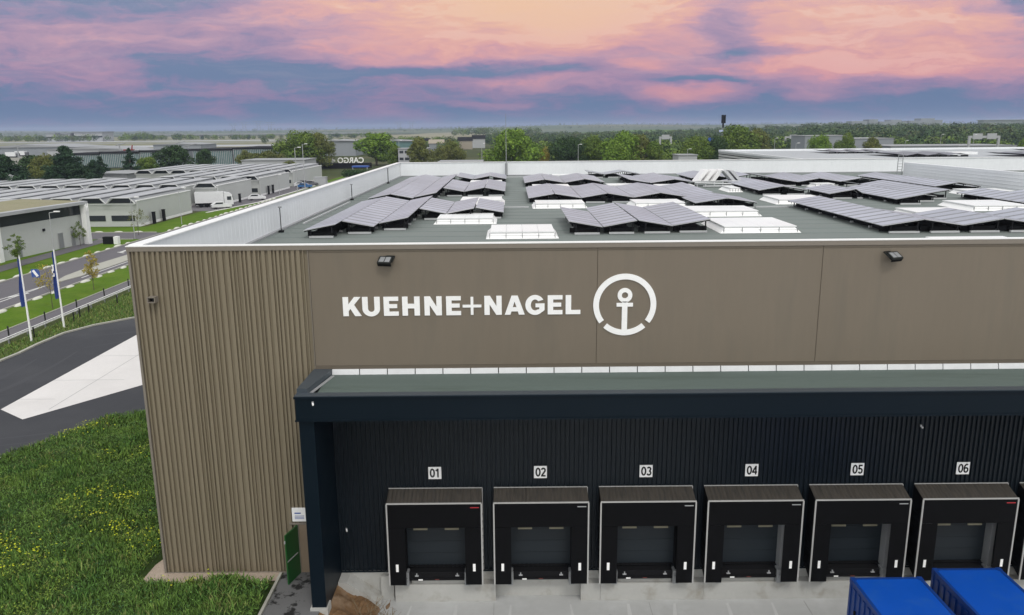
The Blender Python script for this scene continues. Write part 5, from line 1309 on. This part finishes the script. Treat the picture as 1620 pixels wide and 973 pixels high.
def hz_far(x, y):
    return G - 3 + sst(2600, 4200, y) * (20 + 9 * math.sin(x * .0011 + .6) + 4 * math.sin(x * .0041)) 
hillgrid('hills', -6000, 7000, 2500, 7000, hz_far, mat('far_hill_fields', (.10, .13, .07), .95, 0, .3, .002, spec=.1, dirt=((.22, .20, .12), .0015, .5, .62)))

# distant woodland: many crowns, one object
def woodland(name, spots, m, label, nl=120):
    n = len(spots); S = np.array(spots)       # x,y,z,h
    r = np.random.default_rng(5); N = n * nl
    base = np.repeat(S, nl, axis=0); d = r.normal(size=(N, 3)); d /= np.linalg.norm(d, axis=1)[:, None]
    lump = np.repeat(r.uniform(-.25, .25, (n * 4, 3)), math.ceil(nl / 4), axis=0)[:N] if nl % 4 == 0 else 0
    rad = base[:, 3:4] * .5
    P = base[:, :3] + np.array([0, 0, 1]) * base[:, 3:4] * .55 + (d * rad * r.uniform(.55, 1, (N, 1)) + (lump if not isinstance(lump, int) else 0) * rad) * np.array([1.05, 1.05, .85])
    u = r.normal(size=(N, 3)); u /= np.linalg.norm(u, axis=1)[:, None]; nn = d + r.normal(size=(N, 3)) * .4
    v_ = np.cross(nn, u); v_ /= np.linalg.norm(v_, axis=1)[:, None]; u = np.cross(v_, nn); u /= np.linalg.norm(u, axis=1)[:, None]
    s = np.minimum(base[:, 3:4], 12) * r.uniform(.03, .075, (N, 1))
    V = np.stack([P - u * s - v_ * s, P + u * s - v_ * s * .8, P + u * s * .8 + v_ * s, P - u * s + v_ * s * .7], 1).reshape(-1, 3)
    mi = np.repeat(r.choice(4, n, p=[.42, .25, .2, .13]), nl)
    me = mesh_np(name, V, np.arange(4 * N).reshape(-1, 4), [m, M['leaf_dark'], M['wood_mid'], M['wood_olive']], mi=mi); o = link(name, me); return tag(o, label, 'woodland', kind='stuff')
sp = []
for k in range(2300):
    y = random.uniform(620, 1500); x = y * random.uniform(.36, .74) * 1.0
    sp.append((x, y, hz_right(x, y), random.choice((7, 9, 10, 12, 15)) * random.uniform(.85, 1.15)))
for k in range(1100):
    y = random.uniform(700, 1500); x = y * random.uniform(-.03, .40)
    sp.append((x, y, hz_right(x, y) - 1, random.uniform(6, 13)))
woodland('woodland', sp, M['wood_far'], 'dark green woodland covering the rising ground on the right and centre')
sp = []
for k in range(500):
    x = random.uniform(95, 235); y = random.uniform(470, 560); sp.append((x * 1.25, y, G, random.uniform(6, 10)))
for k in range(170):
    x = random.uniform(5, 110); y = random.uniform(420, 520); sp.append((x * 1.3, y, G, random.uniform(7, 10)))
for k in range(150):
    y = random.uniform(312, 400); x = y * random.uniform(-.02, .26); sp.append((x, y, G, random.uniform(5, 9)))
woodland('near_woodland', sp, M['leaf_mid'], 'greener belt of trees in front of the dark woodland')
sp = []
for x0, x1, y, h, n in ((-980, -870, 1350, 19, 44), (-880, -815, 1380, 12, 20), (-800, -776, 1340, 11, 7), (-762, -742, 1340, 13, 5), (-735, -700, 1340, 12, 9), (-700, -560, 1420, 11, 44), (-650, -640, 1400, 18, 3), (-632, -620, 1400, 17, 4), (-560, -420, 1450, 9, 40), (-420, -260, 1480, 11, 30), (-120, 60, 1700, 18, 60), (-160, 0, 900, 8, 90), (-300, -200, 1000, 8, 14), (-110, -40, 650, 7, 60), (-420, -320, 1700, 12, 20)):
    for k in range(n): sp.append((random.uniform(x0, x1), y + random.uniform(-40, 40), G, h * random.uniform(.7, 1.15)))
woodland('far_tree_lines', sp, M['leaf_mid'], 'thin lines of far trees along the airfield and fields on the left')
# hill-top forest fringe
sp = []
for k in range(1500):
    x = random.uniform(-3000, 4200); y = random.uniform(3300, 4300); sp.append((x, y, hz_far(x, y) - 2, random.uniform(8, 16)))
woodland('horizon_woods', sp, M['wood_far'], 'woods on the low hills along the horizon', 24)

# terminal, water tower, pylons, houses, gantries
for k, (x0, x1, y, z1, lab) in enumerate([(-803, -788, 1400, 15, 'left white terminal block on the horizon at the far left'), (-775, -761, 1400, 14.5, 'middle white terminal block on the horizon at the far left'), (-755, -706, 1400, 16.4, 'right and longest white terminal block on the far left horizon')]):
    t = thing('terminal', ((x0 + x1) / 2, y, G), lab, 'building', 'terminal blocks on the left horizon')
    MB().box(x0, x1, y, y + 40, G, z1).build('wall', M['far_white'], t); MB().box(x0, x1, y - .5, y - .05, G + (z1 - G) * .45, G + (z1 - G) * .62).build('window_band', M['glass'], t)
    MB().box(x0 - 2, x1 + 2, y - 2, y + 42, z1, z1 + 1.5).build('roof', M['far_grey'], t)
t = thing('viaduct', (-300, 1250, G), 'long low viaduct deck on piers left of centre on the horizon', 'viaduct')
MB().box(-690, -260, 1560, 1575, 9.6, 12.0).build('deck', M['far_grey'], t)
for x in (-680, -600, -540, -528, -430, -350, -270): MB().box(x, x + 4, 1562, 1572, G, 9.6).build('pier', M['far_grey'], t)
def pylon(x, y, h, label):
    t = thing('pylon', (x, y, G), label, 'pylon', 'electricity pylons on the horizon')
    m = MB()
    for s in (-1, 1): m.tube((x + s * h * .16, y, G), (x + s * h * .10, y, G + h * .72), .5, .5, 4); m.tube((x + s * h * .10, y, G + h * .72), (x + s * h * .2, y, G + h), .45, .4, 4)
    for q in range(5): m.tube((x - h * (.16 - q * .012), y, G + h * .14 * q), (x + h * (.15 - q * .012), y, G + h * .14 * (q + 1)), .3, .3, 4)
    m.build('legs', M['far_grey'], t)
    m = MB(); m.tube((x - h * .42, y, G + h * .96), (x + h * .42, y, G + h * .96), .5, .5, 4); m.tube((x - h * .38, y, G + h * .80), (x + h * .38, y, G + h * .80), .35, .35, 4); m.build('crossarm', M['far_grey'], t)
for x, y, h, l in ((-900, 2900, 48, 'faint pylon left of the tree line centre'), (-860, 2900, 44, 'second faint pylon left of the tree line centre'), (-935, 2850, 46, 'leftmost faint pylon of the group'), (-405, 2950, 42, 'left pylon of the pair above the low offices'), (-360, 2950, 42, 'right pylon of the pair above the low offices'), (-990, 2900, 40, 'dimmest pylon at the left of the group')):
    pylon(x, y, h, l)
t = thing('sign_tower', (105, 400, G), 'tall dark aerial tower with a pale blue sign board above the trees', 'tower')
m = MB(); m.tube((105, 400, G), (105, 400, 17), .7, .6, 8); m.build('pole', M['far_grey'], t)
MB().tube((105, 400, 17), (105, 400, 23), .45, .4, 8).build('mast', M['frame_dark'], t)
m = MB()
for q in range(3): m.tube((105.0 + .8 * math.cos(q * 2.1), 400 + .8 * math.sin(q * 2.1), 19.2), (105 + .8 * math.cos(q * 2.1), 400 + .8 * math.sin(q * 2.1), 23.2), .4, .4, 6)
m.build('antenna', M['frame_dark'], t)
MB().box(103, 111, 399, 399.6, 15.0, 16.0).build('sign_board', mat('pale_blue_board', (.45, .52, .72), .5), t)
MB().box(99, 105, 404, 404.5, 9.6, 12.2).build('lower_board', M['signblue'], t)
def gantry(x0, x1, y, z, label, nb=2):
    t = thing('sign_gantry', ((x0 + x1) / 2, y, G), label, 'gantry', 'motorway gantries')
    m = MB(); m.box(x0, x0 + .9, y, y + .9, G, z); m.box(x1 - .9, x1, y, y + .9, G, z); m.box(x0 + .9, x1 - .9, y, y + .8, z - 1.0, z - .01); m.build('frame', M['far_white'], t)
    for k in range(nb):
        xx = x0 + (x1 - x0) * (k + .6) / (nb + .2); MB().box(xx - 2.2, xx + 2.0, y - .3, y - .02, z - 1.5, z + 1.0).build('sign_panel', M['far_white'], t)
gantry(204.5, 218.5, 360, 12.6, 'wide pale sign gantry over the road at the right')
gantry(170, 180, 500, 11.2, 'small gantry left of the grey flat building', 1); gantry(83, 90, 450, 12.4, 'small green-grey gantry frame above the tree belt in the centre', 1)
for k, (x, y, h, lab) in enumerate([(176, 330, 12.5, 'thin lamp post right of the grey flat building'), (166, 560, 13, 'lamp post left of the small gantry'), (257, 370, 12, 'lamp post right of the wide gantry'), (-10, 280, 11.5, 'lamp post at the low beige offices'), (-41.5, 300, 12.5, 'lamp post in front of the two-storey offices'), (85, 240, 11.5, 'lamp post over the tree left of the neighbouring warehouse'), (55, 250, 9.8, 'lamp post in front of the brownish olive tree'), (95, 290, 12.2, 'lamp post in the wide tree beside the tower'), (142, 290, 11, 'lamp post in front of the light green tree at the right'), (21, 250, 11.5, 'lamp post in front of the dark green tree'), (201, 350, 12, 'lamp post between the long flat roof and the gantry')]):
    lamp(x, y, h, lab, .8, 1, .1)
t = thing('horizon_complex', (700, 1500, 2), 'grey building complex on the wooded ridge at the right horizon', 'building')
for k, (px, w_, hh) in enumerate([(0, 34, 7), (36, 20, 10), (60, 60, 6), (84, 24, 9), (125, 50, 7), (150, 30, 11), (178, 20, 8)]):
    MB().box(632 + px * .9, 632 + px * .9 + w_ * .85, 1500 + k * 3, 1525 + k * 3, 2, 17 + hh).build('block', M['far_grey'], t)
t = thing('farm_hall', (955, 1550, 2), 'long low building on the ridge at the right edge of the horizon', 'building')
MB().box(905, 1010, 1550, 1570, 2, 23.5).build('wall', M['far_grey'], t); MB().box(903, 1012, 1548, 1572, 23.5, 24.5).build('roof', M['wh_grey'], t)
# houses below the fields, left of centre
for k in range(9):
    x = -165 + k * 17 + random.uniform(-4, 4); y = 640 + random.uniform(-30, 60)
    t = thing('house', (x, y, G), ['leftmost', 'second', 'third', 'fourth', 'middle', 'sixth', 'seventh', 'eighth', 'rightmost'][k] + ' small house, counted from the left, of the far row behind the offices', 'house', 'far houses left of centre')
    w_ = random.uniform(7, 12); hh = random.uniform(5, 8)
    MB().box(x, x + w_, y, y + 8, G, G + hh).build('wall', M[random.choice(['far_white', 'far_tan', 'far_grey'])], t)
    MB().prism_x([(y - .6, G + hh), (y + 8.6, G + hh), (y + 4, G + hh + 3)], x - .5, x + w_ + .5).build('roof', M['frame_dark'] if k % 3 else M['far_tan'], t)
hall(-128, -100, 520, 560, 10.5, 'long grey-blue industrial building behind the round bright tree', 'far_grey', 'factory'); hall(-96, -66, 560, 590, 9.5, 'teal-grey industrial building above the two-storey offices', 'teal', 'factory', 'far_grey' if False else 'wh_grey')
# airport signage seen from behind
t = thing('cargo_sign', (-68, 352, G), 'white CARGO 4 letters on a dark roof, seen from behind', 'sign')
MB().box(-86, -62, 352, 358, G, 3.4).build('canopy', M['frame_dark'], t)
text('letters', 'CARGO 4', 3.3, M['white'], t, (-71.2, 351, 4.6), .2, .06, flip=True)
t = thing('blue_awning', (-62, 300, G), 'blue awning below the CARGO sign', 'awning')
MB().box(-59.5, -53.5, 300, 304, 4.0, 4.5).build('sheet', M['signblue'], t); MB().box(-59.3, -59.0, 300, 300.2, G, 4.0).build('post', M['metal'], t); MB().box(-53.9, -53.6, 300, 300.2, G, 4.0).build('post', M['metal'], t)
t = thing('dark_hedge', (-62, 300, G), 'dark clipped hedge at the end of the farthest shed', 'hedge')
V, Fq = leaf_cloud([(-60 + q * 1.0, 290, G + 1.3) for q in range(14)], [1.5] * 14, 3500, .2, .9, 77); o = link('foliage', mesh_np('foliage', V - np.array([-62, 300, G]), Fq, M['leaf_dark'])); o.parent = t

# ================================================================ MEADOW (grass and flowers)
def in_meadow(x, y):
    ex = np.interp(y, [20, 30, 35.5, 39.1, 40.9, 43.0, 45.0, 45.7, 47.5], [-31, -30, -28.6, -27.2, -26.2, -25.3, -24.0, -22.3, -14])
    ok = (x > ex + .15) & ((x < -13.75) | ((x < -9.2) & (y < 27.15 + .25 * np.sin(x * 2.1)))) & (y < 47.4)
    ok &= ~((x > -14.45) & (y > 27.15) & (y < 29.4) & (x < -13))
    return ok
def bumps(x, y): return .10 * np.sin(x * .9 + y * .4) + .07 * np.sin(y * 1.3 - x * .5) + .05 * np.sin(x * 2.7 + 1) * np.sin(y * 2.2)
def meadow():
    nx, ny = 70, 90; x0, x1, y0, y1 = -31, -9.15, 18, 48; V = []; Fs = []
    xs = np.linspace(x0, x1, nx + 1); ys = np.linspace(y0, y1, ny + 1)
    X, Y_ = np.meshgrid(xs, ys); ok = in_meadow(X, Y_); Z_ = np.where(ok, G + .08 + bumps(X, Y_) * .6 + .1, G - .04)
    V = np.stack([X, Y_, Z_], -1).reshape(-1, 3)
    Fq = np.array([(j * (nx + 1) + i, j * (nx + 1) + i + 1, (j + 1) * (nx + 1) + i + 1, (j + 1) * (nx + 1) + i) for j in range(ny) for i in range(nx)])
    tag(link('meadow', mesh_np('meadow', V, Fq, M['soil'])), kind='structure')
    n = 150000; r = np.random.default_rng(3)
    # denser near the camera
    y = 18 + 30 * r.random(n) ** 1.15; x = r.uniform(-31, -9.2, n); ok = in_meadow(x, y); x = x[ok]; y = y[ok]; n = len(x)
    pn = np.sin(x * 1.7 + np.sin(y * 1.1) * 2) * np.sin(y * 1.9 + np.sin(x * .8) * 2)
    h = r.uniform(.12, .30, n) * (1 + .5 * pn); a_ = r.uniform(0, 2 * np.pi, n); w_ = r.uniform(.014, .03, n); le = r.uniform(.05, .22, n); b_ = r.uniform(0, 2 * np.pi, n)
    z = G + .12 + bumps(x, y) * .6
    p = np.stack([x, y, z], -1); u = np.stack([np.cos(a_) * w_, np.sin(a_) * w_, 0 * w_], -1); tip = p + np.stack([np.cos(b_) * le, np.sin(b_) * le, h], -1); mid_ = p + (tip - p) * .55 + np.stack([0 * h, 0 * h, h * .12], -1)
    V = np.stack([p - u, p + u, mid_ + u * .9, tip + u * .15, tip - u * .15, mid_ - u * .9], 1).reshape(-1, 3)
    k = np.arange(n) * 6; Fq = np.concatenate([np.stack([k, k + 1, k + 2, k + 5], 1), np.stack([k + 5, k + 2, k + 3, k + 4], 1)])
    pat = np.sin(x * .9 + 2 * np.sin(y * .7)) * np.sin(y * .8 + 2 * np.sin(x * .6)); mi = (r.random(n) < .04 + .35 * np.clip(pat - .35, 0, 1)).astype(int)
    me = mesh_np('meadow_grass', V, Fq, [M['grass_blade'], M['grass_light']], mi=np.concatenate([mi, mi]))
    tag(link('meadow_grass', me), 'long green meadow grass covering the ground left of the ribbed wall', 'grass', kind='stuff')
    # broad-leaved weeds
    nw = 60000; cx_ = r.uniform(-31, -9.2, 5200); cy_ = r.uniform(18, 48, 5200); ci = r.integers(0, 5200, nw); cr = r.uniform(.08, .38, 5200)
    xw = cx_[ci] + r.normal(size=nw) * cr[ci] * .6; yw = cy_[ci] + r.normal(size=nw) * cr[ci] * .6; ok = in_meadow(xw, yw); xw = xw[ok]; yw = yw[ok]; ci = ci[ok]; nw = len(xw)
    zw = G + .14 + bumps(xw, yw) * .6 + r.uniform(.03, .34, nw) * (.5 + cr[ci] * 2); sz = r.uniform(.022, .055, nw)[:, None]
    nn = np.stack([r.normal(0, .5, nw), r.normal(0, .5, nw), np.ones(nw)], -1); uu = r.normal(size=(nw, 3)); vv = np.cross(nn, uu); vv /= np.linalg.norm(vv, axis=1)[:, None]; uu = np.cross(vv, nn); uu /= np.linalg.norm(uu, axis=1)[:, None]
    Pw = np.stack([xw, yw, zw], -1); Vw = np.stack([Pw - uu * sz, Pw - vv * sz * .5, Pw + uu * sz, Pw + vv * sz * .5], 1).reshape(-1, 3)
    patw = np.sin(cx_ * .5 + 1.7 * np.sin(cy_ * .42)) * np.sin(cy_ * .55 + 1.5 * np.sin(cx_ * .37)); miw = np.where(patw[ci] > .45, 1, np.where(r.random(5200)[ci] < .25, 2, 0))
    tag(link('meadow_weeds', mesh_np('meadow_weeds', Vw, np.arange(4 * nw).reshape(-1, 4), [M['weed'], M['weed_pale'], M['weed_dark']], mi=miw)), 'leafy weeds in paler and darker patches across the meadow', 'weeds', kind='stuff')
    # yellow flowers in drifts
    cand = r.uniform([-29, 19], [-10, 46], (600, 2)); pc = np.sin(cand[:, 0] * .5 + 1.7 * np.sin(cand[:, 1] * .42)) * np.sin(cand[:, 1] * .55 + 1.5 * np.sin(cand[:, 0] * .37)); drifts = cand[np.argsort(-pc + r.random(600) * .8)[:46]]; rad = r.uniform(.15, .9, 46); cnt = (rad * 62).astype(int)
    xx = np.concatenate([r.normal(drifts[i, 0], rad[i], cnt[i]) for i in range(46)]); yq = np.concatenate([r.normal(drifts[i, 1], rad[i], cnt[i]) for i in range(46)])
    ok = in_meadow(xx, yq); xx = xx[ok]; yq = yq[ok]; n = len(xx); z = G + .12 + bumps(xx, yq) * .6 + r.uniform(.22, .42, n); s = r.uniform(.018, .036, n)
    th = r.uniform(0, 6.28, n); u = np.stack([np.cos(th) * s, np.sin(th) * s, r.normal(0, .3, n) * s], -1); v_ = np.stack([-np.sin(th) * s, np.cos(th) * s, r.normal(0, .3, n) * s], -1); P = np.stack([xx, yq, z], -1)
    V = np.stack([P - u - v_, P + u - v_, P + u + v_, P - u + v_], 1).reshape(-1, 3)
    tag(link('yellow_flowers', mesh_np('yellow_flowers', V, np.arange(4 * n).reshape(-1, 4), M['flower'])), 'small yellow flowers in drifts across the meadow', 'flowers', kind='stuff')
meadow()
def verge_grass():
    r = np.random.default_rng(8); n = 26000
    y = r.uniform(52, 100, n); x = r.uniform(-41.0, -30, n)
    ef = np.interp(y, [50, 57.3, 62.1, 65.6, 68.4, 71.2, 74, 76.5], [-39.2, -38.7, -38.6, -38.4, -37.2, -34.9, -30, -22]); ok = x < ef - .2; x = x[ok]; y = y[ok]; n = len(x)
    h = r.uniform(.08, .28, n); a_ = r.uniform(0, 6.28, n); w_ = r.uniform(.02, .05, n); P = np.stack([x, y, 0 * x + G - .02], -1); u = np.stack([np.cos(a_) * w_, np.sin(a_) * w_, 0 * w_], -1)
    tip = P + np.stack([r.normal(0, .09, n), r.normal(0, .09, n), h], -1)
    V = np.stack([P - u, P + u, tip + u * .4, tip - u * .4], 1).reshape(-1, 3); mi = (r.random(n) < .35).astype(int)
    tag(link('verge_weeds', mesh_np('verge_weeds', V, np.arange(4 * n).reshape(-1, 4), [M['grass_blade'], M['grass_light']], mi=mi)), 'uneven weedy grass between the guard rail and the driveway', 'grass', kind='stuff')
verge_grass()

# ================================================================ HAZE
hb = MB(); hb.box(-9500, 9500, -450, 9800, -2, 62)
hm = bpy.data.materials.new('haze_air'); hm.use_nodes = True; ht = NT(hm.node_tree); ht.n.clear()
ho = ht.node('ShaderNodeOutputMaterial'); hv = ht.node('ShaderNodeVolumePrincipled'); ht.l.new(hv.outputs[0], ho.inputs['Volume'])
hv.inputs['Color'].default_value = (.62, .72, .95, 1); hv.inputs['Density'].default_value = .00013; hv.inputs['Anisotropy'].default_value = .0
tag(hb.build('haze', hm), 'pale blue haze over the distant land', 'haze', kind='stuff')
